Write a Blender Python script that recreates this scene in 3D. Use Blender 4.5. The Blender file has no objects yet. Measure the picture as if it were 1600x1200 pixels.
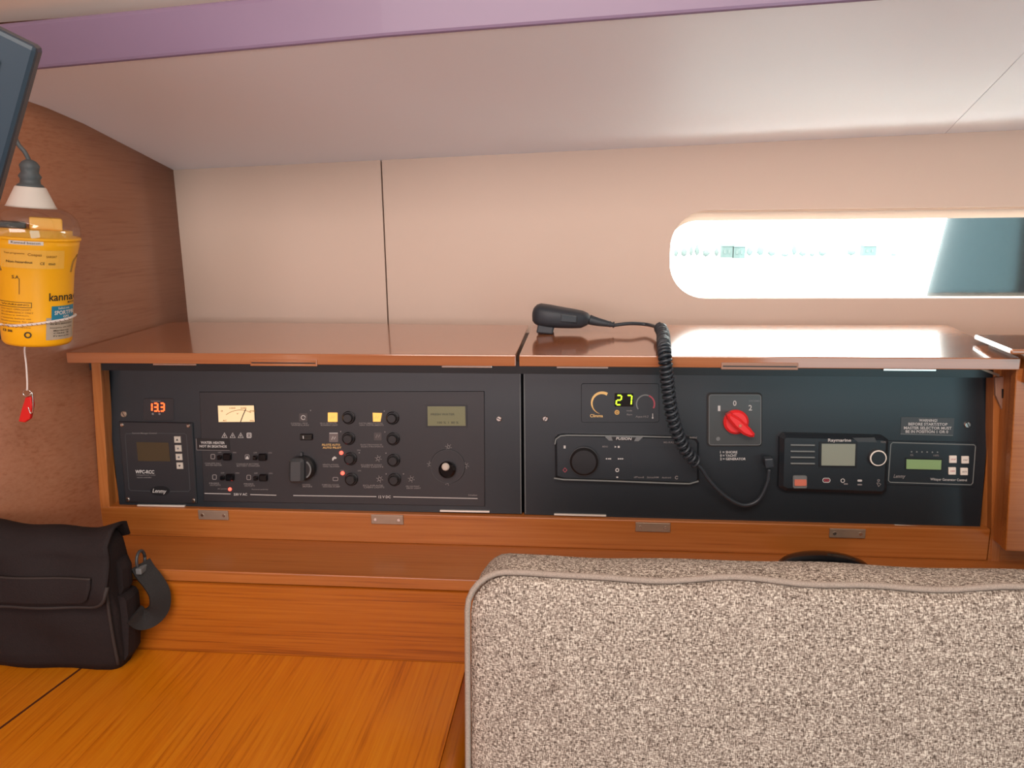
import bpy, math, random
from mathutils import Vector, Matrix, Euler
random.seed(7)
R = math.radians
sc = bpy.context.scene
COL = sc.collection

# ------------------------------------------------------------------ camera, world, light, exposure
F = 1200.0
CAM_M = Matrix.Rotation(R(5.5), 3, 'Z') @ Matrix.Rotation(R(90 - 12), 3, 'X') @ Matrix.Rotation(R(-0.6), 3, 'Z')
cam_d = bpy.data.cameras.new('camera'); cam = bpy.data.objects.new('camera', cam_d); COL.objects.link(cam)
cam_d.sensor_width = 36; cam_d.lens = F / 1600 * 36; cam_d.clip_start = .02; cam_d.clip_end = 2000
cam.matrix_world = CAM_M.to_4x4(); sc.camera = cam

world = bpy.data.worlds.new('World'); sc.world = world; world.use_nodes = True
bg = world.node_tree.nodes['Background']
bg.inputs[0].default_value = (.97, 1.0, .98, 1); bg.inputs[1].default_value = 8.0

def area(name, loc, target, sx, sy, power, color):
    l = bpy.data.lights.new(name, 'AREA'); l.shape = 'RECTANGLE'; l.size = sx; l.size_y = sy
    l.energy = power; l.color = color
    o = bpy.data.objects.new(name, l); COL.objects.link(o); o.location = loc
    o.rotation_euler = (Vector(target) - Vector(loc)).to_track_quat('-Z', 'Y').to_euler()
    return o
area('hatch_daylight', (-.02, -.06, .56), (0, .45, -.5), 1.1, .6, 13.5, (1, .90, .82))
area('companionway_daylight', (1.45, -1.5, -.5), (.6, 1.0, -.2), 1.3, 1.5, 13, (.50, .90, 1.0))
area('saloon_fill', (-.5, -1.6, .10), (-.2, 1.0, .1), 1.7, .6, 15, (1, .86, .88))  # added fill lamp inside the closed cabin, lifts headliner and walls

vs = sc.view_settings
vs.view_transform = 'Standard'; vs.look = 'None'; vs.gamma = 1; vs.use_curve_mapping = False; vs.exposure = 0.6

# ------------------------------------------------------------------ photo pixel -> direction -> place on a known plane
def ray(x, y): return CAM_M @ Vector(((x - 800) / F, (600 - y) / F, -1))
def atY(x, y, Y): d = ray(x, y); return d * (Y / d.y)
def atZ(x, y, Z): d = ray(x, y); return d * (Z / d.z)
def onplane(x, y, p, n): d = ray(x, y); return d * (p.dot(n) / d.dot(n))

# ------------------------------------------------------------------ materials
def srgb(r, g, b):
    f = lambda c: (c / 255 / 12.92) if c <= 10 else ((c / 255 + .055) / 1.055) ** 2.4
    return (f(r), f(g), f(b), 1)
def mat(name, col, rough=.5, metal=0, spec=.5, emit=None, estr=0, coat=0, noise=0, nscale=60, bump=0):
    m = bpy.data.materials.new(name); m.use_nodes = True
    nt = m.node_tree; b = nt.nodes['Principled BSDF']
    b.inputs['Base Color'].default_value = col; b.inputs['Roughness'].default_value = rough
    b.inputs['Metallic'].default_value = metal; b.inputs['Specular IOR Level'].default_value = spec
    b.inputs['Coat Weight'].default_value = coat
    if emit:
        b.inputs['Emission Color'].default_value = emit; b.inputs['Emission Strength'].default_value = estr
    if noise or bump:
        tc = nt.nodes.new('ShaderNodeTexCoord'); n = nt.nodes.new('ShaderNodeTexNoise')
        n.inputs['Scale'].default_value = nscale; n.inputs['Detail'].default_value = 4
        nt.links.new(tc.outputs['Object'], n.inputs['Vector'])
        if noise:
            mx = nt.nodes.new('ShaderNodeMix'); mx.data_type = 'RGBA'
            mx.inputs[6].default_value = [c * (1 - noise) for c in col[:3]] + [1]
            mx.inputs[7].default_value = [min(1, c * (1 + noise)) for c in col[:3]] + [1]
            nt.links.new(n.outputs['Fac'], mx.inputs[0]); nt.links.new(mx.outputs[2], b.inputs['Base Color'])
        if bump:
            bp = nt.nodes.new('ShaderNodeBump'); bp.inputs['Strength'].default_value = bump; bp.inputs['Distance'].default_value = .002
            nt.links.new(n.outputs['Fac'], bp.inputs['Height']); nt.links.new(bp.outputs[0], b.inputs['Normal'])
    return m
def wood(name, light, mid, dark, axis='x', rough=.3, coat=.3, fine=230., long=5., coatr=.17):
    m = bpy.data.materials.new(name); m.use_nodes = True
    nt = m.node_tree; b = nt.nodes['Principled BSDF']; L = nt.links.new
    tc = nt.nodes.new('ShaderNodeTexCoord'); mp = nt.nodes.new('ShaderNodeMapping')
    sca = {'x': (long, fine, fine), 'y': (fine, long, fine), 'z': (fine, fine, long)}[axis]
    mp.inputs['Scale'].default_value = sca; L(tc.outputs['Object'], mp.inputs['Vector'])
    n = nt.nodes.new('ShaderNodeTexNoise'); n.inputs['Scale'].default_value = 1; n.inputs['Detail'].default_value = 5
    n.inputs['Roughness'].default_value = .6; L(mp.outputs[0], n.inputs['Vector'])
    mp2 = nt.nodes.new('ShaderNodeMapping'); mp2.inputs['Scale'].default_value = [s * .12 for s in sca]
    L(tc.outputs['Object'], mp2.inputs['Vector'])
    n2 = nt.nodes.new('ShaderNodeTexNoise'); n2.inputs['Scale'].default_value = 1; n2.inputs['Detail'].default_value = 3
    L(mp2.outputs[0], n2.inputs['Vector'])
    add = nt.nodes.new('ShaderNodeMix'); add.inputs[0].default_value = .28
    L(n.outputs['Fac'], add.inputs[2]); L(n2.outputs['Fac'], add.inputs[3])
    cr = nt.nodes.new('ShaderNodeValToRGB'); e = cr.color_ramp.elements
    e[0].position = .33; e[0].color = dark; e[1].position = .64; e[1].color = light
    k = e.new(.46); k.color = mid
    L(add.outputs[0], cr.inputs[0]); L(cr.outputs[0], b.inputs['Base Color'])
    b.inputs['Roughness'].default_value = rough; b.inputs['Coat Weight'].default_value = coat
    b.inputs['Coat Roughness'].default_value = coatr
    bp = nt.nodes.new('ShaderNodeBump'); bp.inputs['Strength'].default_value = .05; bp.inputs['Distance'].default_value = .001
    L(n.outputs['Fac'], bp.inputs['Height']); L(bp.outputs[0], b.inputs['Normal'])
    return m
M = {}
M['lining'] = mat('lining_vinyl', srgb(208, 182, 165), .55, spec=.3, noise=.02, nscale=5, bump=.03)
M['headliner'] = mat('headliner_vinyl', srgb(248, 247, 252), .5, spec=.25, noise=.02, nscale=4)
M['roof'] = mat('roof_cream', srgb(240, 222, 205), .5)
M['beam'] = mat('beam_lilac', srgb(130, 108, 132), .35, noise=.03, nscale=6)
M['wall_wood'] = wood('bulkhead_teak', srgb(156, 104, 76), srgb(150, 97, 69), srgb(138, 84, 56), 'y', .38, .2, 300, 5)
M['cab_wood'] = wood('cabinet_teak', srgb(168, 102, 48), srgb(158, 90, 36), srgb(128, 68, 22), 'x', .35, .25, 300, 5)
M['lid_wood'] = wood('lid_teak', srgb(164, 104, 68), srgb(158, 96, 60), srgb(145, 84, 50), 'x', .15, .9, 200, 3, .08)
M['stile_wood'] = wood('stile_teak', srgb(176, 110, 58), srgb(166, 98, 46), srgb(142, 78, 32), 'z', .35, .25, 260, 5)
M['board_wood'] = wood('lower_teak', srgb(170, 98, 26), srgb(158, 85, 16), srgb(120, 58, 7), 'x', .32, .25, 330, 5)
M['desk_wood'] = wood('desk_teak', srgb(198, 121, 18), srgb(190, 107, 10), srgb(154, 80, 5), 'y', .28, .35, 300, 6)
M['panel'] = mat('panel_black', srgb(28, 34, 39), .36, spec=.52, noise=.05, nscale=400)
M['plate'] = mat('plate_black', srgb(34, 33, 36), .42, spec=.5)
M['black'] = mat('black_plastic', srgb(22, 22, 24), .35)
M['black_gloss'] = mat('black_gloss', srgb(14, 15, 18), .15)
M['dark_grey'] = mat('dark_grey_plastic', srgb(58, 60, 62), .4)
M['mid_grey'] = mat('mid_grey_plastic', srgb(104, 106, 106), .4)
M['print'] = mat('white_print', srgb(188, 184, 180), .6)
M['print_dim'] = mat('grey_print', srgb(126, 120, 118), .6)
M['print_amber'] = mat('amber_print', srgb(214, 168, 96), .6)
M['line_grey'] = mat('grey_line', srgb(112, 116, 114), .5)
M['chrome'] = mat('chrome', srgb(214, 210, 204), .22, 1)
M['satin'] = mat('satin_steel', srgb(226, 218, 208), .35, .25)
M['steel'] = mat('brushed_steel', srgb(160, 140, 122), .42, .6, noise=.1, nscale=120)
M['red_led'] = mat('red_lamp', srgb(255, 60, 50), .3, emit=(1, .08, .05, 1), estr=2.2)
M['red_digit'] = mat('red_digit', srgb(255, 60, 30), .3, emit=(1, .10, .02, 1), estr=1.9)
M['lime_digit'] = mat('lime_digit', srgb(190, 255, 20), .3, emit=(.55, 1, .02, 1), estr=1.0)
M['amber_lit'] = mat('amber_lit', srgb(240, 180, 80), .4, emit=(1, .52, .13, 1), estr=.34)
M['amber_dim'] = mat('amber_dim', srgb(214, 170, 96), .4, emit=(1, .6, .25, 1), estr=.11)
M['meter_face'] = mat('meter_face', srgb(236, 206, 160), .5, emit=(1, .72, .42, 1), estr=.2)
M['lcd'] = mat('lcd_olive', srgb(112, 112, 80), .3)
M['lcd_text'] = mat('lcd_text', srgb(52, 54, 38), .4)
M['lcd_green'] = mat('lcd_green', srgb(116, 140, 92), .3, emit=(.3, .42, .2, 1), estr=.1)
M['lcd_grey'] = mat('lcd_grey', srgb(128, 132, 118), .2, emit=(.4, .42, .36, 1), estr=.05)
M['lcd_off'] = mat('lcd_unlit', srgb(70, 58, 40), .25)
M['button'] = mat('pale_button', srgb(186, 176, 164), .5)
M['icon'] = mat('icon_tile', srgb(100, 90, 88), .5)
M['icon_dim'] = mat('icon_tile_dim', srgb(66, 60, 60), .5)
M['red'] = mat('red_plastic', srgb(226, 44, 46), .35)
M['red_arc'] = mat('red_arc', srgb(170, 64, 76), .5)
M['red_tag'] = mat('red_tag', srgb(206, 30, 26), .4)
M['coral'] = mat('coral_cover', srgb(196, 110, 90), .35)
M['yellow'] = mat('yellow_plastic', srgb(250, 178, 22), .38, spec=.4, noise=.03, nscale=20)
M['yellow_in'] = mat('inner_yellow', srgb(244, 184, 70), .5)
M['white'] = mat('white_plastic', srgb(226, 216, 204), .4)
M['label_grey'] = mat('label_grey', srgb(176, 160, 140), .5)
M['label_blue'] = mat('label_blue', srgb(30, 122, 150), .45)
M['ink'] = mat('black_ink', srgb(50, 36, 20), .6)
M['ink_soft'] = mat('soft_ink', srgb(150, 104, 30), .6)
M['grey_rubber'] = mat('grey_rubber', srgb(78, 84, 86), .5)
M['cord'] = mat('cord_white', srgb(226, 214, 206), .8, noise=.2, nscale=900)
M['cord_dark'] = mat('cord_fleck', srgb(150, 110, 90), .8)
M['navy'] = mat('screen_housing', srgb(40, 54, 66), .4, spec=.4)
M['navy_dark'] = mat('screen_glass', srgb(32, 44, 54), .25)
M['rubber'] = mat('coil_rubber', srgb(44, 50, 56), .42, spec=.5)
M['mic'] = mat('mic_plastic', srgb(44, 48, 54), .5, spec=.4, bump=.1, nscale=900)
M['gunmetal'] = mat('selector_plate', srgb(62, 64, 64), .3, spec=.6)
M['brown_plastic'] = mat('brown_hinge', srgb(150, 112, 92), .45)
M['brown_dark'] = mat('dark_seam_shade', srgb(74, 32, 12), .5)  # shade colour for the strip along the table seam
M['fender'] = mat('fender_vinyl', srgb(15, 21, 25), .5, spec=.05, noise=.35, nscale=9)
M['far_teal'] = mat('far_haze', (.070, .095, .092, 1), .9)
M['far_green'] = mat('far_tree', (.082, .10, .096, 1), .9)
M['water'] = mat('harbour_water', (.55, .6, .6, 1), .35)
M['floor'] = wood('sole_teak', srgb(150, 92, 50), srgb(130, 76, 40), srgb(90, 48, 22), 'x', .4, .2, 60, 2)
M['bag'] = mat('bag_nylon', srgb(36, 29, 29), .8, spec=.2, noise=.18, nscale=500, bump=.25)
M['bag_trim'] = mat('bag_trim', srgb(50, 43, 41), .7, spec=.3)
M['bag_side'] = mat('bag_lining', srgb(20, 16, 16), .8)
M['webbing'] = mat('webbing', srgb(34, 31, 30), .7, spec=.3, bump=.3, nscale=700)

def clear(name, tint, gl):
    m = bpy.data.materials.new(name); m.use_nodes = True; nt = m.node_tree
    for n in list(nt.nodes): nt.nodes.remove(n)
    o = nt.nodes.new('ShaderNodeOutputMaterial'); mx = nt.nodes.new('ShaderNodeMixShader')
    t = nt.nodes.new('ShaderNodeBsdfTransparent'); g = nt.nodes.new('ShaderNodeBsdfGlossy')
    t.inputs[0].default_value = tint; g.inputs['Roughness'].default_value = .06
    mx.inputs[0].default_value = gl
    nt.links.new(t.outputs[0], mx.inputs[1]); nt.links.new(g.outputs[0], mx.inputs[2])
    nt.links.new(mx.outputs[0], o.inputs[0]); return m
M['glass'] = clear('window_glass', (.97, 1, .985, 1), .04)
M['dome'] = clear('clear_dome', (.96, .96, .95, 1), .10)

def fabric():
    m = bpy.data.materials.new('grey_weave'); m.use_nodes = True; nt = m.node_tree; L = nt.links.new
    b = nt.nodes['Principled BSDF']; b.inputs['Roughness'].default_value = .9; b.inputs['Specular IOR Level'].default_value = .15
    tc = nt.nodes.new('ShaderNodeTexCoord'); out = []
    for sc_ in ((330, 500, 1000), (1000, 500, 330)):
        mp = nt.nodes.new('ShaderNodeMapping'); mp.inputs['Scale'].default_value = sc_
        n = nt.nodes.new('ShaderNodeTexNoise'); n.inputs['Scale'].default_value = 1; n.inputs['Detail'].default_value = 2
        L(tc.outputs['Object'], mp.inputs['Vector']); L(mp.outputs[0], n.inputs['Vector']); out.append(n)
    mx = nt.nodes.new('ShaderNodeMix'); mx.inputs[0].default_value = .5
    L(out[0].outputs['Fac'], mx.inputs[2]); L(out[1].outputs['Fac'], mx.inputs[3])
    cr = nt.nodes.new('ShaderNodeValToRGB'); e = cr.color_ramp.elements
    e[0].position = .36; e[0].color = srgb(70, 58, 50); e[1].position = .63; e[1].color = srgb(206, 196, 182)
    k = e.new(.5); k.color = srgb(144, 131, 120)
    L(mx.outputs[0], cr.inputs[0]); L(cr.outputs[0], b.inputs['Base Color'])
    bp = nt.nodes.new('ShaderNodeBump'); bp.inputs['Strength'].default_value = .5; bp.inputs['Distance'].default_value = .0015
    L(mx.outputs[0], bp.inputs['Height']); L(bp.outputs[0], b.inputs['Normal'])
    return m
M['fabric'] = fabric()
M['fabric_pipe'] = mat('piping_weave', srgb(150, 137, 126), .9, spec=.15, noise=.55, nscale=900)

# ------------------------------------------------------------------ object helpers
def tag(o, label=None, cat=None, group=None, kind=None):
    if label: o['label'] = label
    if cat: o['category'] = cat
    if group: o['group'] = group
    if kind: o['kind'] = kind
    return o
def empty(name, loc=(0, 0, 0), rot=None):
    o = bpy.data.objects.new(name, None); COL.objects.link(o); o.empty_display_size = .02
    o.location = loc
    if rot is not None: o.rotation_euler = rot.to_euler()
    return o
def mo(name, verts, faces, m, parent=None, smooth=False):
    """one mesh object; with a parent the coordinates are the parent's own, else world (origin moved to its base)"""
    verts = [Vector(v) for v in verts]
    org = Vector((0, 0, 0))
    if parent is None:
        n = len(verts)
        org = Vector((sum(v.x for v in verts) / n, sum(v.y for v in verts) / n, min(v.z for v in verts)))
    me = bpy.data.meshes.new(name); me.from_pydata([v - org for v in verts], [], faces); me.update()
    me.materials.append(m if not isinstance(m, str) else M[m])
    if smooth:
        for p in me.polygons: p.use_smooth = True
    o = bpy.data.objects.new(name, me); COL.objects.link(o); o.location = org
    if parent is not None: o.parent = parent
    return o
def rel(parent, verts):      # world -> local of an unrotated empty
    return [Vector(v) - parent.location for v in verts]
def box_vf(x0, x1, y0, y1, z0, z1):
    v = [(x, y, z) for z in (z0, z1) for y in (y0, y1) for x in (x0, x1)]
    f = [(0, 2, 3, 1), (4, 5, 7, 6), (0, 1, 5, 4), (2, 6, 7, 3), (0, 4, 6, 2), (1, 3, 7, 5)]
    return v, f
def bev(o, w, seg=2):
    b = o.modifiers.new('edge', 'BEVEL'); b.width = w; b.segments = seg; b.limit_method = 'ANGLE'; b.angle_limit = R(40)
    return o
def box(name, x0, x1, y0, y1, z0, z1, m, parent=None, b=0):
    v, f = box_vf(x0, x1, y0, y1, z0, z1)
    if parent is not None: v = rel(parent, v)
    o = mo(name, v, f, m, parent)
    return bev(o, b) if b else o
def slab_vf(front, off):     # polygon (world points) given thickness by vector off
    n = len(front); v = [Vector(p) for p in front] + [Vector(p) + Vector(off) for p in front]
    f = [tuple(range(n)), tuple(range(2 * n - 1, n - 1, -1))] + [(i, i + n, (i + 1) % n + n, (i + 1) % n) for i in range(n)]
    return v, f
def slab(name, front, off, m, parent=None, b=0):
    v, f = slab_vf(front, off)
    if parent is not None: v = rel(parent, v)
    o = mo(name, v, f, m, parent)
    return bev(o, b) if b else o
def fix_normals(o):
    import bmesh
    bm = bmesh.new(); bm.from_mesh(o.data); bmesh.ops.recalc_face_normals(bm, faces=bm.faces); bm.to_mesh(o.data); bm.free()
    return o
def smooth_path(pts, sub=6):
    pts = [Vector(p) for p in pts]; out = []
    for i in range(len(pts) - 1):
        p0 = pts[max(i - 1, 0)]; p1 = pts[i]; p2 = pts[i + 1]; p3 = pts[min(i + 2, len(pts) - 1)]
        for k in range(sub):
            t = k / sub
            out.append(.5 * ((2 * p1) + (p2 - p0) * t + (2 * p0 - 5 * p1 + 4 * p2 - p3) * t * t + (3 * p1 - p0 - 3 * p2 + p3) * t ** 3))
    out.append(pts[-1]); return out
def frames(path):
    T = []; n = len(path)
    for i in range(n):
        T.append((path[min(i + 1, n - 1)] - path[max(i - 1, 0)]).normalized())
    a = Vector((0, 0, 1)) if abs(T[0].z) < .9 else Vector((1, 0, 0))
    N = (a - T[0] * a.dot(T[0])).normalized(); out = []
    for t in T:
        N = (N - t * N.dot(t)).normalized(); out.append((t, N, t.cross(N)))
    return out
def tube_vf(path, r, sides=8):
    v = []; f = []; fr = frames(path); n = len(path)
    for i, (p, (t, N, B)) in enumerate(zip(path, fr)):
        rr = r(i / (n - 1)) if callable(r) else r
        for k in range(sides):
            a = 2 * math.pi * k / sides; v.append(p + (N * math.cos(a) + B * math.sin(a)) * rr)
    for i in range(n - 1):
        for k in range(sides):
            f.append((i * sides + k, i * sides + (k + 1) % sides, (i + 1) * sides + (k + 1) % sides, (i + 1) * sides + k))
    f.append(tuple(range(sides - 1, -1, -1))); f.append(tuple((n - 1) * sides + k for k in range(sides)))
    return v, f
def tube(name, pts, r, m, parent=None, sides=8, sub=6, smooth=True):
    v, f = tube_vf(smooth_path(pts, sub) if sub > 1 else [Vector(p) for p in pts], r, sides)
    return mo(name, v, f, m, parent, smooth)
def loft(name, rings, m, parent=None, cap=True, closed=True, smooth=True):
    n = len(rings[0]); v = [p for r_ in rings for p in r_]; f = []
    for i in range(len(rings) - 1):
        for k in range(n if closed else n - 1):
            f.append((i * n + k, i * n + (k + 1) % n, (i + 1) * n + (k + 1) % n, (i + 1) * n + k))
    if cap: f.append(tuple(range(n - 1, -1, -1))); f.append(tuple((len(rings) - 1) * n + k for k in range(n)))
    o = mo(name, v, f, m, parent, smooth); fix_normals(o); return o
def lathe(name, prof, m, parent=None, seg=40, sx=1, sy=1, cap=True):
    rings = [[(r * sx * math.cos(2 * math.pi * k / seg), r * sy * math.sin(2 * math.pi * k / seg), h) for k in range(seg)] for r, h in prof]
    return loft(name, rings, m, parent, cap)

# ------------------------------------------------------------------ key levels read from the photograph
YB = 1.271                                     # hull lining
YR = 1.005                                     # face of the cabinet
LIDY = .957                                    # front edge of the opened flaps
ZL = atY(800, 555, LIDY).z                     # top of the flaps
Z_RT = (atY(200, 793, YR).z + atY(1540, 826, YR).z) / 2
Z_RB = (atY(200, 836, YR).z + atY(1380, 872, YR).z) / 2
YF = atZ(500, 898, Z_RB).y                     # front of the small ledge
Z_LB = atY(500, 916, YF).z
YD = YF - .004
ZD = atY(450, 1024, YD).z                      # chart table top
def wallx(Y):
    pts = [(-1.7, -1.45), (0, -1.2), (.6, -.96), (.75, -.89), (.83, -.835), (.90, -.765), (.955, -.716), (1.05, -.697), (1.3, -.686), (1.6, -.67)]
    for (a, xa), (b_, xb) in zip(pts, pts[1:]):
        if Y <= b_: return xa + (xb - xa) * (Y - a) / (b_ - a)
    return pts[-1][1]

# ------------------------------------------------------------------ room shell
wb = tag(empty('wall_back', (0, YB, -.17)), 'pale pinkish vinyl hull lining behind the cabinet', kind='structure')
hp = [atY(287, 265, YB), atY(597, 250.5, YB), atY(600, 250.3, YB), atY(1600, 203, YB)]
topz = lambda X: hp[0].z + (hp[3].z - hp[0].z) * (X - hp[0].x) / (hp[3].x - hp[0].x)
TH = .03
XS = atY(601, 380, YB).x
slab('lining_panel', [(-1.0, YB, -1.35), (XS - .0012, YB, -1.35), (XS - .0012, YB, .75), (-1.0, YB, .75)], (0, TH, 0), 'lining', wb)
# panel with the long rounded window opening
WX0 = atY(1047, 400, YB).x; WZ1 = atY(1300, 326, YB).z; WZ0 = atY(1300, 466, YB).z; WX1 = WX0 + .80
def rr2(x0, x1, z0, z1, r, n=8, sq=1.0):
    out = []
    for cx, cz, a0 in ((x1 - r, z1 - r, 0), (x0 + r, z1 - r, 90), (x0 + r, z0 + r, 180), (x1 - r, z0 + r, 270)):
        for k in range(n + 1):
            a = R(a0 + 90 * k / n); out.append((cx + r * math.cos(a), cz + r * math.sin(a)))
    return out
def plate2d(name, outer, holes, y0, thick, m, parent):
    c = bpy.data.curves.new(name, 'CURVE'); c.dimensions = '2D'; c.fill_mode = 'BOTH'; c.extrude = thick / 2
    for loop in [outer] + holes:
        s = c.splines.new('POLY'); s.points.add(len(loop) - 1); s.use_cyclic_u = True
        for p, (x, z) in zip(s.points, loop): p.co = (x, z, 0, 1)
    o = bpy.data.objects.new(name, c); COL.objects.link(o)
    bpy.context.view_layer.update()
    me = bpy.data.meshes.new_from_object(o); bpy.data.objects.remove(o); bpy.data.curves.remove(c)
    vs_ = [Vector((v.co.x, y0 + thick / 2 + v.co.z, v.co.y)) for v in me.vertices]
    fs_ = [tuple(reversed(p.vertices)) for p in me.polygons]; bpy.data.meshes.remove(me)
    if parent is not None: vs_ = rel(parent, vs_)
    return mo(name, vs_, fs_, m, parent)
hole = rr2(WX0, WX1, WZ0, WZ1, .058, 10)
plate2d('lining_panel', [(XS + .0012, -1.35), (2.3, -1.35), (2.3, .75), (XS + .0012, .75)], [hole], YB, TH, 'lining', wb)
slab('seam_backing', [(XS - .01, YB + TH + .001, -1.35), (XS + .01, YB + TH + .001, -1.35), (XS + .01, YB + TH + .001, .75), (XS - .01, YB + TH + .001, .75)], (0, .01, 0), 'dark_grey', wb)
win = tag(empty('window_1', ((WX0 + WX1) / 2, YB + TH + .006, WZ0)), 'long slim rounded hull window with pale inner frame', kind='structure')
plate2d('window_frame', rr2(WX0 - .03, WX1 + .03, WZ0 - .03, WZ1 + .03, .07, 10), [rr2(WX0 - .004, WX1 + .004, WZ0 - .004, WZ1 - .0165, .05, 10)], YB + TH + .002, .012, 'roof', win)
plate2d('window_gasket', rr2(WX0 - .001, WX1, WZ1 - .0035, WZ1 + .004, .001, 1), [], YB + TH - .006, .006, 'lining', win)
pane = plate2d('pane', rr2(WX0 - .02, WX1 + .02, WZ0 - .02, WZ1 + .02, .06, 10), [], YB + TH + .016, .004, 'glass', win)

YS = [-1.7, -1.0, -.4, 0, .3, .5, .65, .75, .82, .88, .94, 1.0, 1.06, 1.15, 1.29]
wlv = []; wlf = []
for Y in YS: wlv += [(wallx(Y), Y, -1.35), (wallx(Y), Y, .75)]
for i in range(len(YS) - 1): wlf.append((2 * i, 2 * i + 1, 2 * i + 3, 2 * i + 2))
wl = tag(mo('wall_left', wlv, wlf, 'wall_wood', None, True), 'reddish brown wooden bulkhead', kind='structure')
sd = wl.modifiers.new('thick', 'SOLIDIFY'); sd.thickness = .02; sd.offset = 1

# sloping headliner, beam, roof
A = atY(287, 265, YB); B = atY(1600, 203, YB)
Yc = .963; C = atY(45, 150, Yc)
hn = (B - A).cross(C - A).normalized()
hl = lambda x, y: onplane(x, y, A, hn)
eL = hl(-160, 126); e0 = hl(49, 107); e1 = hl(600, 56); e2 = hl(1200, 10); eR = hl(2000, -48)
ce = tag(empty('ceiling', A), 'sloping pale headliner above the hull lining', kind='structure')
back = Vector((0, .02, -.0044))
aL = A + (A - B) * .3; bR = B + (B - A) * .8
seamA = A + (B - A) * ((atY(1480, 207, YB).x - A.x) / (B.x - A.x)); seamB = eR + (e2 - eR) * .35
g = Vector((.0006, 0, 0))
slab('headliner_panel', [aL + back, seamA + back - g, seamB - g, e2, e1, e0, eL], -hn * .012 if hn.z < 0 else hn * .012, 'headliner', ce)
slab('headliner_panel', [seamA + back + g, bR + back, eR, seamB + g], -hn * .012 if hn.z < 0 else hn * .012, 'headliner', ce)
t0 = atY(7, 34, e0.y - .008); t1 = atY(349, 0, e0.y + (e1.y - e0.y) * (349 - 49) / 551 - .008)
tL = t0 + (t0 - t1) * .8; tR = t1 + (t1 - t0) * 4.6
bm_low = [eL, e0, e1, e2, eR]
def at_x(a, b_, X): k = (X - a.x) / (b_.x - a.x); return a + (b_ - a) * k
bm_top = [at_x(t0, t1, p.x) for p in bm_low]
for p, q in zip(bm_low, bm_top): q.y = p.y - .008
v = []; f = []
for p, q in zip(bm_low, bm_top):
    v += [p + Vector((0, -.004, -.004)), q, q + Vector((0, .05, .0)), p + Vector((0, .03, .012))]
for i in range(len(bm_low) - 1):
    for k in range(4): f.append((4 * i + k, 4 * i + (k + 1) % 4, 4 * i + 4 + (k + 1) % 4, 4 * i + 4 + k))
f += [(0, 1, 2, 3), tuple(4 * (len(bm_low) - 1) + k for k in (3, 2, 1, 0))]
bo = tag(mo('trim_1', v, f, 'beam'), 'lilac tinted beam along the upper edge of the headliner', kind='structure'); fix_normals(bo); bev(bo, .006, 3)
rf = [bm_top[0] + Vector((-.3, .03, .001)), bm_top[-1] + Vector((.3, .03, .001)), Vector((2.2, .25, .58)), Vector((-1.5, .25, .48))]
slab('roof_lining', rf, (0, .02, .03), 'roof', ce)
slab('roof_lining', [(-1.5, .27, .60), (2.2, .27, .60), (2.2, -1.75, .62), (-1.5, -1.75, .62)], (0, 0, .03), 'roof', ce)
slab('roof_lining', [(-1.5, .2, .66), (2.25, .2, .66), (2.25, 1.4, .70), (-1.5, 1.4, .70)], (0, 0, .03), 'roof', ce)
tag(box('floor', -1.5, 2.25, -1.75, 1.35, -1.38, -1.35, 'floor'), 'dark teak cabin sole', kind='structure')
tag(box('wall_right', 2.2, 2.23, -1.75, 1.35, -1.35, .7, 'lining'), 'pale cabin bulkhead at the settee end', kind='structure')
tag(box('wall_rear', -1.6, 2.25, -1.78, -1.75, -1.35, .7, 'lining'), 'pale bulkhead closing the cabin opposite the hull window', kind='structure')

# ------------------------------------------------------------------ cabinet behind the instrument panels
XL_ = atY(147, 800, YR).x; XR_ = atY(1548, 840, YR).x; XR2 = .62
cab = tag(empty('instrument_cabinet', ((XL_ + XR_) / 2, YR + .1, Z_RB)), 'orange brown teak cabinet framing the black instrument panels', 'cabinet')
rail = box('bottom_rail', XL_, XR_ - .001, YR, YR + .02, Z_RB, Z_RT, 'cab_wood', cab, .0015)
for x0, x1, yc in ((310, 358, 804.5), (580, 631, 811.5), (993, 1047, 823.5), (1296, 1351, 833)):
    a = atY(x0, yc - 8, YR); b_ = atY(x1, yc + 7.5, YR)
    p = box('catch_plate', a.x, b_.x, YR - .0022, YR + .001, b_.z, a.z, 'steel', cab, .0006)
    for fx in (.14, .86):
        cx = a.x + (b_.x - a.x) * fx; cz = (a.z + b_.z) / 2
        ring = [(cx + .0021 * math.cos(2 * math.pi * k / 12), cz + .0021 * math.sin(2 * math.pi * k / 12)) for k in range(12)]
        vv, ff = slab_vf([(x, YR - .0032, z) for x, z in ring], (0, .0012, 0))
        mo('screw', rel(cab, vv), ff, 'chrome', p)
def px_slab(name, pix, Y, depth, m, parent, b=0):
    return slab(name, [atY(x, y, Y) for x, y in pix], (0, depth, 0), m, parent, b)
px_slab('stile', [(142, 566), (156.5, 566), (171, 793), (156, 793)], YR, .02, 'stile_wood', cab, .001)
px_slab('stile', [(1553, 566), (1580, 566), (1562, 882), (1548.5, 882)], YR, .02, 'stile_wood', cab, .001)
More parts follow.
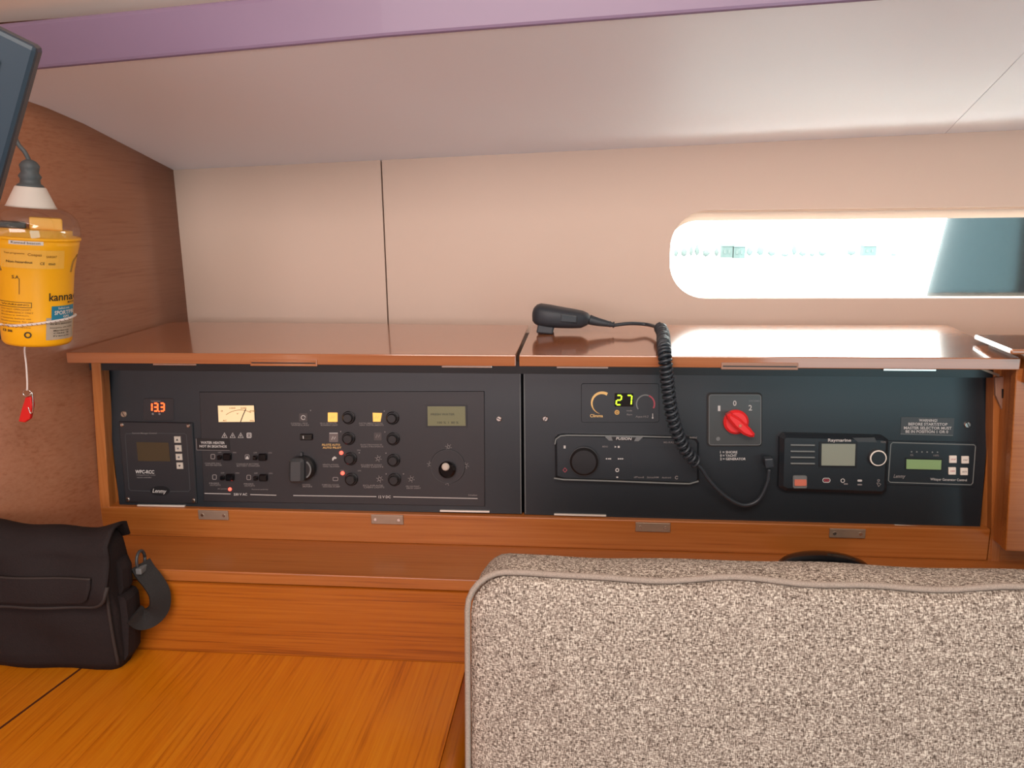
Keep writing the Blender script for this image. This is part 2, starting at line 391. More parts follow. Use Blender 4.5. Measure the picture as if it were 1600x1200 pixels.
# inner returns between face frame and recessed panel
def quad(name, pts, m, parent, th=(0, 0, .0)):
    return mo(name, rel(parent, pts), [(0, 1, 2, 3)], m, parent)
slab('side_return', [atY(154, 566, YR + .006), atY(168, 793, YR + .006), atY(188, 793, YR + .021), atY(160, 566, YR + .045)], (-.012, .004, 0), 'stile_wood', cab)
slab('side_return', [atY(1556, 566, YR + .006), atY(1550, 826, YR + .006), atY(1531, 826, YR + .02), atY(1552, 566, YR + .045)], (.012, .004, 0), 'stile_wood', cab)
box('carcass_top', XL_ + .02, XR_ - .005, YR + .002, YB - .002, ZL - .034, ZL - .0165, 'black', cab)
box('backing_board', XL_ - .005, XR2, YR + .07, YR + .085, Z_RB - .02, ZL - .035, 'black', cab)
box('ledge', XL_ - .005, XR2 + .1, YF, YR + .02, Z_LB, Z_RB, 'cab_wood', cab, .0015)
box('lower_board', wallx(YD) + .002, XR2 + .1, YD, YD + .018, ZD - .03, Z_LB - .0006, 'board_wood', cab)
box('end_board', XR_, XR2 + .1, YR + .001, YR + .02, Z_RB, ZL - .036, 'cab_wood', cab)

# ------------------------------------------------------------------ flaps folded open on top of the cabinet
LIDN = Vector((0, -math.sin(R(2.3)), math.cos(R(2.3))))      # the flaps lean forward a little
def lid(name, label, fr, bk, pulls, strips, side):
    fl = [atY(x, y, LIDY) for x, y in fr]; zz = ZL
    for p in fl: p.z = zz
    blk = [onplane(x, y, fl[0], LIDN) for x, y in bk]
    c = (fl[0] + fl[1]) / 2
    t = tag(empty(name, (c.x, LIDY + .15, zz - .0145)), label, 'cabinet flap', 'cabinet flaps folded open')
    pts = [fl[0], fl[1], blk[1], blk[0]]
    slab('flap_panel', [p for p in pts], (0, 0, -.0145), 'lid_wood', t, .0012)
    for x0, x1, y0, y1, m in pulls:
        a = atY(x0, y0, LIDY); b_ = atY(x1, y1, LIDY)
        pl = box('finger_pull', a.x, b_.x, LIDY - .0016, LIDY + .012, zz - .0162, zz - .0075, m, t, .0008)
        vv, ff = box_vf(a.x + .002, b_.x - .002, LIDY - .0022, LIDY - .0012, zz - .0125, zz - .0112)
        mo('pull_groove', rel(t, vv), ff, 'black', pl)
    for x0, x1, y in strips:
        a = atY(x0, y, LIDY + .012); b_ = atY(x1, y, LIDY + .012)
        box('strike_strip', a.x, b_.x, LIDY + .003, LIDY + .014, zz - .0172, zz - .0145, 'chrome', t, .0004)
    return t
lid('cabinet_flap', 'glossy brown teak flap lying open above the breaker panel', [(103, 553), (806, 556)], [(268, 503), (826, 508)],
    [(391, 496, 560, 570, 'lid_wood')], [(245, 312, 571), (692, 770, 573)], 0)
rl = lid('cabinet_flap', 'glossy brown teak flap lying open above the stereo with a handset on it', [(811, 556), (1597, 552)], [(832, 508), (1481, 508)],
    [(1127, 1247, 562, 572, 'brown_plastic')], [(870, 950, 573), (1376, 1458, 576)], 1)
px = lambda pix, Y, d, m, n, par, b=0: px_slab(n, pix, Y, d, m, par, b)
px([(1555, 590), (1577, 588), (1577, 632), (1566, 641), (1556, 618)], YR - .006, .005, 'brown_plastic', 'stay_bracket', rl, .001)
px([(1526, 575), (1530, 573), (1562, 585), (1561, 589)], YR - .004, .004, 'steel', 'stay_arm', rl)
px([(1566, 608), (1572, 608), (1572, 622), (1566, 622)], YR - .0075, .002, 'black', 'stay_screw', rl)

# neighbouring locker standing proud of the face
yl = .962
p0 = atY(1588, 575, yl); p1 = atY(1571, 861, yl)
lk = tag(empty('side_locker', (p1.x + .2, yl, p1.z)), 'orange teak locker front standing proud next to the instrument cabinet', 'locker')
px([(1586, 577), (2300, 577), (2300, 890), (1571.5, 859)], yl + .012, .0305, 'stile_wood', 'locker_body', lk)
px([(1588, 576), (2300, 576), (2300, 891), (1571, 861)], yl, .0115, 'cab_wood', 'locker_door', lk, .0012)
la = atZ(1580, 546, ZL + .014)
slab('locker_lid', [(la.x, la.y, ZL + .014), (la.x + .8, la.y, ZL + .014), (la.x + .8, la.y + .12, ZL + .014), (la.x + .015, la.y + .12, ZL + .014)], (0, 0, -.006), 'lid_wood', lk, .002)
xq = atY(1597, 552, LIDY).x + .006
box('lid_riser', max(xq, la.x + .012), la.x + .79, la.y + .008, la.y + .11, ZL - .03, ZL + .0078, 'cab_wood', lk)

# ------------------------------------------------------------------ chart table
XE = atZ(741, 1155, ZD).x
dt = tag(empty('chart_table', (-.45, .62, ZD - .03)), 'glossy orange teak chart table top with a rounded nosing', 'table')
s0 = atZ(0, 1138, ZD); s1 = atZ(112, 1055, ZD)
def seam(Y): return s0.x + (s1.x - s0.x) * (Y - s0.y) / (s1.y - s0.y)
yb_ = YD - .0005; yfD = .30
slab('table_leaf', [(wallx(.75) + .004, .75, ZD), (wallx(.75) + .004, yfD, ZD), (seam(yfD) - .0012, yfD, ZD), (seam(yb_) - .0012, yb_, ZD), (wallx(yb_) + .004, yb_, ZD)], (0, 0, -.022), 'desk_wood', dt, .0008)
XN = XE - .030
slab('seam_shade', [(seam(yfD) - .0016, yfD, ZD + .0002), (seam(yfD) + .0016, yfD, ZD + .0002), (seam(yb_) + .0016, yb_, ZD + .0002), (seam(yb_) - .0016, yb_, ZD + .0002)], (0, 0, -.006), 'brown_dark', dt)  # dark strip painting the shade in the gap between leaf and top
slab('table_top', [(seam(yfD) + .0012, yfD, ZD), (XN - .001, yfD, ZD), (XN - .001, yb_, ZD), (seam(yb_) + .0012, yb_, ZD)], (0, 0, -.022), 'desk_wood', dt, .0008)
prof = [(XN, ZD)] + [(XE - .022 + .022 * math.sin(R(a)), ZD - .022 + .022 * math.cos(R(a))) for a in range(0, 91, 10)] + [(XE, ZD - .05), (XN, ZD - .05)]
yn = .872
rings = []
for Y, k in ((yfD, 0), (.6, 0), (yb_, 0)):
    rings.append([Vector((x - k * (1 if x > XN + .001 else 0), Y, z)) - dt.location for x, z in prof])
loft('nosing', rings, 'desk_wood', dt)
slab('table_front', [(-.82, yfD, ZD - .023), (XN, yfD, ZD - .023), (XN, yfD, ZD - .07), (-.82, yfD, ZD - .07)], (0, .02, 0), 'desk_wood', dt)
slab('pedestal', [(-.60, .40, ZD - .023), (-.22, .40, ZD - .023), (-.22, .40, -1.349), (-.60, .40, -1.349)], (0, .4, 0), 'board_wood', dt)

# ------------------------------------------------------------------ instrument panels: a plane of its own, leaning back
YP0, YP1 = YR + .0085, YR + .024
pTL = atY(165, 575, YP1); pTR = atY(1548, 587, YP1); pBL = atY(185, 790, YP0)
PU = (pTR - pTL).normalized(); PN = PU.cross(pBL - pTL).normalized()
if PN.y > 0: PN = -PN
PV = PN.cross(PU).normalized()
if PV.z < 0: PV = -PV
PO = onplane(815, 690, pTL, PN)
PROT = Matrix((PU, PV, PN)).transposed()
def uv(x, y):
    p = onplane(x, y, pTL, PN) - PO; return Vector((p.dot(PU), p.dot(PV)))
def pthing(name, label, cat, cx, cy, group=None):
    c = uv(cx, cy); o = tag(empty(name, PO + PU * c.x + PV * c.y, PROT), label, cat, group); ROOT[o.name] = c
    return o
ROOT = {}
def base(par):
    while par.parent is not None: par = par.parent
    return ROOT[par.name]
def loc(par, x, y): return uv(x, y) - base(par)
def inset(pts, d):
    n = len(pts); out = []
    for i in range(n):
        a, b_, c = pts[i - 1], pts[i], pts[(i + 1) % n]
        e1_ = (b_ - a).normalized(); e2_ = (c - b_).normalized()
        n1 = Vector((-e1_.y, e1_.x)); n2 = Vector((-e2_.y, e2_.x)); k = n1 + n2
        k = k / max(.25, k.dot(k)) * 2 if k.length > 1e-6 else n1
        out.append(b_ + k * d)
    return out
def ext(name, pts, z0, z1, m, par, b=0):
    """extruded outline on the panel, pts = panel coordinates relative to the thing"""
    ar = sum(p.x * q.y - q.x * p.y for p, q in zip(pts, pts[1:] + pts[:1]))
    if ar < 0: pts = pts[::-1]
    n = len(pts); rings = [(pts, z0), (pts, z1 - b)] + ([(inset(pts, b), z1)] if b else [])
    v = [(p.x, p.y, z) for r_, z in rings for p in r_]; f = []
    for i in range(len(rings) - 1):
        for k in range(n): f.append((i * n + k, i * n + (k + 1) % n, (i + 1) * n + (k + 1) % n, (i + 1) * n + k))
    f.append(tuple((len(rings) - 1) * n + k for k in range(n)))
    f.append(tuple(range(n - 1, -1, -1)))
    return mo(name, v, f, m, par)
def rpx(x0, y0, x1, y1, r=0, n=4, sk=0):
    """rounded rectangle in pixels; sk shifts the lower edge as the panel's verticals do"""
    if r <= 0: return [(x0, y0), (x1, y0), (x1, y1), (x0, y1)]
    out = []
    for cx, cy, a0 in ((x0 + r, y0 + r, 180), (x1 - r, y0 + r, 270), (x1 - r, y1 - r, 0), (x0 + r, y1 - r, 90)):
        for k in range(n + 1):
            a = R(a0 + 90 * k / n); out.append((cx + r * math.cos(a), cy + r * math.sin(a)))
    return out
def pp(name, pix, z0, z1, m, par, b=0): return ext(name, [loc(par, x, y) for x, y in pix], z0, z1, m, par, b)
def pr(name, x0, y0, x1, y1, z0, z1, m, par, r=0, b=0): return pp(name, rpx(x0, y0, x1, y1, r), z0, z1, m, par, b)
def mpp(x, y): return (uv(x + 1, y) - uv(x, y)).length
def pc(name, x, y, r, z0, z1, m, par, b=0, n=24):
    c = loc(par, x, y); q = r * mpp(x, y)
    return ext(name, [c + Vector((q * math.cos(2 * math.pi * k / n), q * math.sin(2 * math.pi * k / n))) for k in range(n)], z0, z1, m, par, b)
def band(name, pix, w, z0, z1, m, par, closed=True):
    """a raised line of width w (pixels) along pixel points"""
    pts = [loc(par, x, y) for x, y in pix]; s = w * mpp(*pix[0]) / 2; n = len(pts); A_ = []; B_ = []
    for i in range(n):
        a = pts[i - 1] if (closed or i > 0) else pts[i]; c = pts[(i + 1) % n] if (closed or i < n - 1) else pts[i]
        t = (c - a).normalized(); nn = Vector((-t.y, t.x)) * (s[i] if isinstance(s, list) else s)
        A_.append(pts[i] + nn); B_.append(pts[i] - nn)
    v = []
    for a, b_ in zip(A_, B_): v += [(a.x, a.y, z0), (a.x, a.y, z1), (b_.x, b_.y, z1), (b_.x, b_.y, z0)]
    f = []
    for i in range(n if closed else n - 1):
        j = (i + 1) % n
        for k in range(4): f.append((4 * i + k, 4 * i + (k + 1) % 4, 4 * j + (k + 1) % 4, 4 * j + k))
    if not closed: f += [(0, 3, 2, 1), tuple(4 * (n - 1) + k for k in range(4))]
    return mo(name, v, f, m, par)
def arc(cx, cy, r, a0, a1, n=20): return [(cx + r * math.cos(R(a0 + (a1 - a0) * k / n)), cy - r * math.sin(R(a0 + (a1 - a0) * k / n))) for k in range(n + 1)]
FC = {}
def glyphs(text, bold):
    if (text, bold) in FC: return FC[(text, bold)]
    c = bpy.data.curves.new('t', 'FONT'); c.body = text; c.resolution_u = 2; c.offset = bold
    c.align_x = 'CENTER'
    o = bpy.data.objects.new('t', c); COL.objects.link(o); bpy.context.view_layer.update()
    me = bpy.data.meshes.new_from_object(o)
    vs_ = [(v.co.x, v.co.y) for v in me.vertices]; fs_ = [tuple(p.vertices) for p in me.polygons]
    bpy.data.objects.remove(o); bpy.data.curves.remove(c); bpy.data.meshes.remove(me)
    xs = [v[0] for v in vs_]; ys = [v[1] for v in vs_]
    w = max(xs) - min(xs); h = max(ys) - min(ys)
    FC[(text, bold)] = ([((x - min(xs)) / w, (y - min(ys)) / h) for x, y in vs_], fs_)
    return FC[(text, bold)]
def pt(text, x0, x1, y, h, m, par, z=.0004, bold=.01, sh=0, dy=0, name='lettering'):
    """print: text filling x0..x1 and height h (pixels) around y"""
    g_, fs_ = glyphs(text, bold)
    v = [loc(par, x0 + (x1 - x0) * gx + sh * (gy - .5) * h, y + dy * gx + h * (.5 - gy)) for gx, gy in g_]
    return mo(name, [(p.x, p.y, z) for p in v], fs_, m, par)

# boards
bl = pthing('switchboard', 'black panel board carrying the breakers and analogue meter', 'instrument panel', 490, 790)
pp('panel_board', [(160, 562), (814.3, 560), (815.6, 803.5), (186.5, 791)], -.005, 0, 'panel', bl, .0006)
br = pthing('switchboard', 'black panel board carrying the stereo and radio', 'instrument panel', 1170, 812)
pp('panel_board', [(817, 560), (1553, 566), (1531.5, 826.5), (819, 804)], -.005, 0, 'panel', br, .0006)
band('panel_edge', [(812.4, 566), (814.2, 802)], .9, 0, .0007, 'line_grey', bl, False)
band('panel_edge', [(819.2, 566), (821, 802)], .9, 0, .0007, 'line_grey', br, False)
def screw(x, y, r, par, m='chrome', ang=30):
    s = pc('screw', x, y, r, 0, .0022, m, par, .0008, 16)
    c = math.cos(R(ang)) * r * .8; d = math.sin(R(ang)) * r * .8
    band('slot', [(x - c, y - d), (x + c, y + d)], 1.1, .0018, .0024, 'black', s, False)
screw(194, 647, 4.6, bl, 'steel', 60); screw(779.6, 654, 4.6, bl); screw(852, 654, 4.6, br, 'chrome', 120); screw(1511.3, 663.5, 5.2, br, 'chrome', 60)
for x0, x1, y0, y1, pr_ in ((216, 290, 788.6, 789.6, bl), (688, 765, 797, 798.4, bl), (866, 947, 802.6, 804.6, br), (1397, 1487, 820, 823, br)):
    pp('hinge_strip', [(x0, y0 - .7), (x1, y1 - .7), (x1, y1 + 1.5), (x0, y0 + 1.5)], 0, .003, 'satin', pr_)

def seg7(ch, x0, y0, x1, y1, w, m, par, z0=.0008, z1=.0012, sl=0):
    S = {'0': 'abcdef', '1': 'bc', '2': 'abged', '3': 'abgcd', '7': 'abc'}[ch]
    ym = (y0 + y1) / 2; L_ = dict(a=((x0, y0), (x1, y0)), b=((x1, y0), (x1, ym)), c=((x1, ym), (x1, y1)), d=((x0, y1), (x1, y1)), e=((x0, ym), (x0, y1)), f=((x0, y0), (x0, ym)), g=((x0, ym), (x1, ym)))
    k = sl / (y1 - y0)
    for s in S:
        (ax, ay), (bx_, by_) = L_[s]
        dx = .12 * (bx_ - ax); dy = .07 * (by_ - ay); ax += dx; bx_ -= dx; ay += dy; by_ -= dy
        ax += k * (y1 - ay); bx_ += k * (y1 - by_)
        band('digit_segment', [(ax, ay), (bx_, by_)], w, z0, z1, m, par, False)

# volt meter with red digits
t = pthing('volt_display', 'small black gauge showing red digits 13.3', 'display', 245, 656)
bz = pr('bezel', 224, 622, 272, 657, 0, .0008, 'plate', t, 4, .0004)
seg7('1', 233, 630, 238, 642, 2.4, 'red_digit', bz); seg7('3', 241, 630, 247, 642, 2.2, 'red_digit', bz); seg7('3', 251, 630, 257, 642, 2.2, 'red_digit', bz)
pc('decimal_point', 249, 642.5, 1.1, .0008, .0012, 'red_digit', bz, n=8)
pt('Voltmeter', 236, 252, 626.3, 2.6, 'print_dim', bz, .001); pc('button', 239.5, 643.5 + 3, 1.6, .0008, .0016, 'print_dim', bz, n=10); pc('button', 250, 643.5 + 3, 1.6, .0008, .0016, 'print_dim', bz, n=10)

# charger remote
t = pthing('charger_remote', 'black remote panel with four pale buttons and a screw at each corner', 'control panel', 248, 785)
pb = pp('faceplate', [(187, 658), (302, 660), (309, 786), (197.5, 784)], 0, .003, 'plate', t, .0012)
for x, y in ((192.6, 663.4), (296, 664.6), (202, 779.3), (304, 781)):
    pc('screw', x, y, 2.9, .003, .0048, 'chrome', t, .001, 12)
band('printed_frame', [(199, 677), (205, 677), (250, 676.6), (290, 677), (293, 679), (296, 720), (298.6, 764), (296, 767), (262, 767), (240, 766.6), (206, 765.5), (203.6, 763), (200.5, 720), (197.6, 680)], 1.1, .003, .0033, 'dark_grey', t)
pp('screen', [(215, 690), (265, 691), (268, 720), (218, 719.5)], .003, .0034, 'lcd_off', t)
for i, (x, y) in enumerate(((279.4, 686), (280.7, 699.7), (281.9, 713.2), (283.1, 726.7))):
    bt = pp('button', [(x - 5.4, y - 5), (x + 4.7, y - 5), (x + 5.4, y + 5), (x - 4.7, y + 5)], .003, .0046, 'button', t, .0006)
    if i == 0: pp('arrow_mark', [(x - 1.8, y + 1.5), (x, y - 1.8), (x + 1.8, y + 1.5)], .0046, .0049, 'black', bt)
    elif i == 3: pp('arrow_mark', [(x - 1.8, y - 1.5), (x, y + 1.8), (x + 1.8, y - 1.5)], .0046, .0049, 'black', bt)
    else: pr('button_mark', x - 1.3, y - 1.3, x + 1.3, y + 1.3, .0046, .0049, 'mid_grey', bt)
pt('Remote Manager Control', 209, 247, 676.4, 3.2, 'print_dim', t, .0036)
pt('WPC-RCC', 213.5, 243, 736, 5.6, 'print', t, .0034, .03, dy=.6)
pt('WhisperPower combi', 215, 245, 741.6, 2.4, 'print_dim', t, .0034); pt('remote controller', 216, 239, 745, 2.2, 'print_dim', t, .0034)
pp('badge', [(252 + 15 * math.cos(R(a)), 766 + 7.5 * math.sin(R(a))) for a in range(0, 360, 15)], .003, .0037, 'black', t)
pt('Lenmy', 241, 262, 766.4, 8, 'print', t, .004, .01, .25, 1)

# electrical distribution panel with everything mounted in it
t = pthing('breaker_panel', 'black electrical panel with round breakers labelled 230 V AC and 12 V DC', 'electrical panel', 530, 790)
pp('faceplate', [(312, 612), (757, 611), (758, 791), (319, 783)], 0, .0016, 'plate', t, .0007)
Z = .0016
mt = pp('meter', [(341, 632.5), (398.5, 632), (400, 659), (342.5, 659.5)], Z, Z + .0012, 'black', t)
pp('meter_face', [(342, 633.3), (398, 633), (399.3, 658.5), (343.2, 658.8)], Z + .0012, Z + .0016, 'meter_face', mt)
band('meter_scale', arc(377, 676, 36, 128, 62, 12), .7, Z + .0016, Z + .0018, 'ink_soft', mt, False)
band('needle', [(377.5, 658.5), (381.5, 648), (385.8, 638.5)], 1.1, Z + .0018, Z + .0022, 'ink', mt, False)
for tx, x, y in (('0', 348.5, 641.5), ('100', 365, 637), ('200', 382, 637), ('300', 396, 641.5), ('V', 372.8, 645.8), ('AC', 353, 656.5), ('Hz', 395.5, 656.5)):
    w = 1.5 * len(tx); pt(tx, x - w, x + w, y, 2.5, 'ink_soft', mt, Z + .002)
for x in (351.7, 364.4, 377):
    tr = band('warning_triangle', [(x, 676), (x + 4, 683.5), (x - 4, 683.5)], 1.1, Z, Z + .0003, 'print', t)
    band('warning_mark', [(x, 679), (x, 682)], 1.0, Z, Z + .0003, 'print', tr, False)
band('manual_symbol', rpx(386.9, 676.4, 393.1, 683.4, 1), 1.2, Z, Z + .0003, 'print', t); band('manual_page', rpx(388.6, 678.5, 391.6, 681.5), .9, Z, Z + .0003, 'print', t)
def rocker(x, y, w, h):
    k = pr('rocker_switch', x - w / 2, y - h / 2, x + w / 2, y + h / 2, Z, Z + .004, 'black_gloss', t, 2, .0014)
    return k
for ix, kx, y in ((333.5, 356.5, 713), (387, 412, 713.5), (336, 361, 745), (389.5, 413, 745.5)):
    rocker(kx, y, 13, 11); rocker(kx - 12, y + 1, 7, 7)
    band('function_icon', rpx(ix - 3, y - 3.5, ix + 3, y + 3.5, 1.5), 1.0, Z, Z + .0003, 'print_dim', t)
    pt('OFF', kx - 15, kx - 9.5, y - 6.5, 2.2, 'print_dim', t, Z + .0004); pt('ON', kx + 8, kx + 13.5, y - 6.4, 2.2, 'print_dim', t, Z + .0004)
pp('function_icon', [(387, 711.5), (390, 717), (384, 717)], Z, Z + .0003, 'print', t)
def cap2(x0, x1, y, a, b_, m='print_dim', step=2.9, h=2.3):
    pt(a, x0, x1 - 2, y - step / 2, h, m, t, Z + .0004); pt(b_, x0 + 1, x1, y + step / 2, h, m, t, Z + .0004)
cap2(321, 347.5, 725, 'CHAUFFE EAU', 'WATER HEATER'); cap2(370, 407, 726, 'CHARGEUR BATTERIE', 'BATTERY CHARGER')
cap2(328, 345.5, 756, 'PRISES', 'OUTLETS'); cap2(382, 399, 757, 'PRISES', 'OUTLETS')
pc('indicator_lamp', 360.3, 763.8, 2.6, Z, Z + .002, 'red_led', t, .0008, 14)
pt('AC power', 341, 356, 763.4, 2.4, 'print_dim', t, Z + .0004); pt('Reverse polarity', 394.5, 420, 764.3, 2.4, 'print_dim', t, Z + .0004)
band('divider_line', [(320.5, 770.4), (361, 771.2)], 1.0, Z, Z + .0003, 'print', t, False); band('divider_line', [(392, 772.2), (432.5, 773.3)], 1.0, Z, Z + .0003, 'print', t, False)
pt('230 V AC', 366, 387, 771.8, 3.8, 'print', t, Z + .0004, .02)
# 12 volt side
def tile(x, y, w, h, m): return pr('function_tile', x - w / 2, y - h / 2, x + w / 2, y + h / 2, Z, Z + .0005, m, t, 1)
def zz(par, x, y, m): band('tile_symbol', [(x - 3, y + 2.5), (x - 1, y - 2.5), (x + 1, y + 2), (x + 3, y - 2)], .9, Z + .0005, Z + .0007, m, par, False)
a_ = tile(474.7, 652, 13, 12.5, 'icon_dim'); band('tile_symbol', arc(474.7, 652, 3.2, 0, 330, 12), 1, Z + .0005, Z + .0007, 'print', a_, False)
a_ = tile(520.5, 651.5, 15, 14.5, 'amber_lit'); zz(a_, 520.5, 651.5, 'amber_dim')
a_ = pp('function_tile', [(583, 644.5), (597.5, 645), (595, 658.5), (583.5, 658.5)], Z, Z + .0005, 'amber_lit', t); zz(a_, 589.5, 651.5, 'amber_dim')
a_ = tile(522, 683, 14, 14.5, 'icon'); zz(a_, 522, 684, 'print'); band('tile_highlight', [(515.5, 676.3), (528.5, 676.3)], 1.2, Z + .0005, Z + .0007, 'print', a_, False)
a_ = tile(591, 681.5, 12, 12, 'icon_dim'); zz(a_, 591, 681, 'print_dim')
def sun(x, y, m, r=2.4):
    s = band('light_symbol', arc(x, y, r, 0, 330, 10), .9, Z, Z + .0003, m, t, False)
    for k in range(6):
        a = R(60 * k + 15); band('light_ray', [(x + (r + 1.2) * math.cos(a), y + (r + 1.2) * math.sin(a)), (x + (r + 3) * math.cos(a), y + (r + 3) * math.sin(a))], .8, Z, Z + .0003, m, s, False)
pp('fan_symbol', [(520, 715), (523, 712.5), (526.5, 714.5), (526, 716.5), (523, 716.5), (521, 719.5), (519.5, 718.5)], Z, Z + .0003, 'print', t)
sun(591.6, 716, 'print_dim'); sun(593.7, 748, 'print_dim'); sun(643, 748, 'print_dim')
band('pump_symbol', rpx(521, 745.5, 528.5, 750.5, 1), 1, Z, Z + .0003, 'print_dim', t)
for x0, x1, y, a, b_, m in ((455, 483.5, 662.5, 'GUINDEAU / PROP', 'WINDLASS', 'print_dim'), (501, 528.5, 662.5, 'FEUX DE ROUTE', 'RUNNING LIGHT', 'print_dim'), (561.5, 600, 662.5, 'INSTRUMENTATION', 'NAV. INSTRUMENTS', 'print_dim'),
        (564, 599.5, 696, 'ELECTRONIQUE', 'ELECTRONICS', 'print_dim'), (504.5, 531, 727, 'VENTILATION', 'FANS / BLOWER', 'print_dim'), (564.7, 599.5, 727.5, 'ECLAIRAGE AVANT', 'FWD LIGHTS', 'print_dim'),
        (503.8, 532, 758.5, 'POMPE EAU DOUCE', 'WATER PUMP', 'print_dim'), (568, 601, 759.5, 'ECLAIRAGE', 'CABIN LIGHTS', 'print_dim'), (635, 658, 760.8, 'FEU DE PONT', 'DECK LIGHT', 'print_dim'), (473, 488, 758.2, 'GENERAL', 'MAIN', 'print_dim')):
    cap2(x0, x1, y, a, b_, m)
cap2(504, 534, 696.8, 'PILOTE AUTO', 'AUTO PILOT', 'amber_dim', 4.4, 3)
for x, y in ((545.6, 652), (614, 652.6), (545.6, 684.5), (615, 685), (548.4, 716), (615.7, 718.5), (549.8, 748), (617, 748.5)):
    k = pc('breaker_button', x, y, 10, Z, Z + .0035, 'dark_grey', t, .0012, 24)
    k.data.materials[0] = M['black']
    pc('button_cap', x, y, 7.6, Z + .0035, Z + .0075, 'black', k, .0014, 24)
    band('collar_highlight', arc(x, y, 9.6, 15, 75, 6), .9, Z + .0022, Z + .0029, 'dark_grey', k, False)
for x, y in ((534, 707), (536, 738.7)): pc('indicator_lamp', x, y, 3.0, Z, Z + .002, 'red_led', t, .0008, 14)
for x, y in ((486, 641), (533, 674), (601, 642), (602, 674.5), (603.7, 707.6), (562, 707), (604, 740), (631, 740)): pc('indicator_dot', x, y, 1.0, Z, Z + .0006, 'print_dim', t, 0, 8)
for x, y in ((561, 703), (562, 735), (535, 734.6)): pt('ON', x - 2.6, x + 2.6, y, 2.1, 'print_dim', t, Z + .0004)
k = pr('rocker_switch', 470, 677, 490, 687, Z, Z + .003, 'black_gloss', t, 1.5, .001); band('switch_mark', [(475.5, 680), (475.8, 684.5)], 1.4, Z + .003, Z + .0032, 'print', k, False)
k = pc('main_switch', 476.5, 729.5, 18.5, Z, Z + .012, 'black', t, .003, 32)
pr('switch_grip', 458.5, 712, 482, 750, Z + .004, Z + .020, 'dark_grey', k, 6, .004)
band('switch_highlight', arc(476.5, 730, 14.5, -55, 55, 12), 2.2, Z + .012, Z + .0135, 'mid_grey', k, False)  # grey arc paints the highlight on the right of the switch
pr('switch_pointer', 471.5, 706, 474.5, 712, Z, Z + .004, 'dark_grey', k)
band('divider_line', [(459, 773.7), (588.6, 775.4)], 1.1, Z, Z + .0003, 'print', t, False); band('divider_line', [(615, 775.8), (746.5, 778.4)], 1.1, Z, Z + .0003, 'print', t, False)
pt('12 V DC', 592, 611, 775.8, 4, 'print', t, Z + .0004, .02); pt('Scheiber', 732, 746.5, 773, 2.8, 'print_dim', t, Z + .0004)
k = pp('screen_bezel', [(665.5, 632), (730, 632), (730.5, 667), (666, 667)], Z, Z + .001, 'black', t)
pp('screen', [(668.5, 634.5), (727.3, 634.5), (728, 664.8), (669, 664.8)], Z + .001, Z + .0013, 'lcd', k)
pt('FRESH WATER', 674, 711, 646.8, 3.4, 'lcd_text', k, Z + .0016); pt('100 %  I  80 %', 684, 717, 659.6, 3.4, 'lcd_text', k, Z + .0016)
k = pc('selector_dial', 700, 728, 27, Z, Z + .0012, 'plate', t, .0006, 40); band('dial_ring', arc(700, 728, 26, 0, 354, 36), .7, Z + .0012, Z + .0016, 'dark_grey', k)
pc('dial_knob', 700, 732, 13, Z + .0012, Z + .010, 'black_gloss', k, .003, 32); pc('dial_highlight', 698.8, 726, 6, Z + .010, Z + .0135, 'button', k, .0016, 20)  # pale raised disc stands for the white highlight on the knob
for x, y in ((672.5, 725), (701, 698), (728, 727), (700, 753)): sun(x, y, 'print_dim', 2.2)

# stick-on label under the meter
t = pthing('sticker', 'black sticker reading WATER HEATER NOT IN SKIATHOS', 'sticker', 333, 703.5)
pp('sticker_sheet', [(307.5, 684.5), (359, 685.5), (360.5, 703.5), (308.5, 702.8)], .0017, .0022, 'black', t)
band('sticker_edge', [(307.7, 685), (308.7, 702.6)], .8, .0022, .0024, 'print_dim', t, False); band('sticker_edge', [(308.5, 702.6), (360, 703.3)], .6, .0022, .0024, 'print_dim', t, False)
pt('WATER HEATER', 315, 352.5, 691, 4.0, 'print', t, .0025, .025, dy=.4); pt('NOT IN SKIATHOS', 313, 355.5, 696.6, 4.0, 'print', t, .0025, .025, dy=.6)

# ---------------- right board
t = pthing('thermostat', 'black thermostat display with lime digits 27 between two dials', 'display', 970, 656)
fp = pr('faceplate', 908, 599, 1030, 660, 0, .0012, 'panel', t, 4, .0005)
Z = .0012
oa = arc(941, 629, 17.5, 55, 255, 16)
outer = [(941 + (17.5 + .2) * math.cos(R(a)), 629 - 17.7 * math.sin(R(a))) for a in range(60, 256, 13)]
inner = [(941.5 + (17.5 - 4.8 * (1 - (a - 60) / 195)) * math.cos(R(a)), 629 - (17.5 - 4.8 * (1 - (a - 60) / 195)) * math.sin(R(a))) for a in range(255, 59, -13)]
for i in range(len(outer) - 1):
    pp('dial_segment', [outer[i], outer[i + 1], (inner[-2 - i][0], inner[-2 - i][1]), (inner[-1 - i][0], inner[-1 - i][1])], Z, Z + .0003, 'amber_dim' if i < 11 else 'print_amber', fp)
pt('Climma', 922, 942, 649.3, 5, 'amber_dim', fp, Z + .0004)
dg = pr('digit_window', 960, 614, 989.5, 635, Z, Z + .0006, 'black_gloss', t, 1)
seg7('2', 962.6, 617.5, 970, 632, 2.1, 'lime_digit', dg, Z + .0006, Z + .001, 1.2); seg7('7', 978.5, 617.5, 986, 632, 2.1, 'lime_digit', dg, Z + .0006, Z + .001, 1.2)
k = pc('power_button', 964, 644, 3.9, Z, Z + .0012, 'print_amber', t, .0004, 18); band('power_ring', arc(964, 644, 1.8, 0, 340, 10), .8, Z + .0012, Z + .0014, 'ink', k, False)
for y, s in ((641.2, 'mode'), (647.3, 'fan'),): pt(s, 979, 987.5, y, 2.6, 'print_dim', t, Z + .0004)
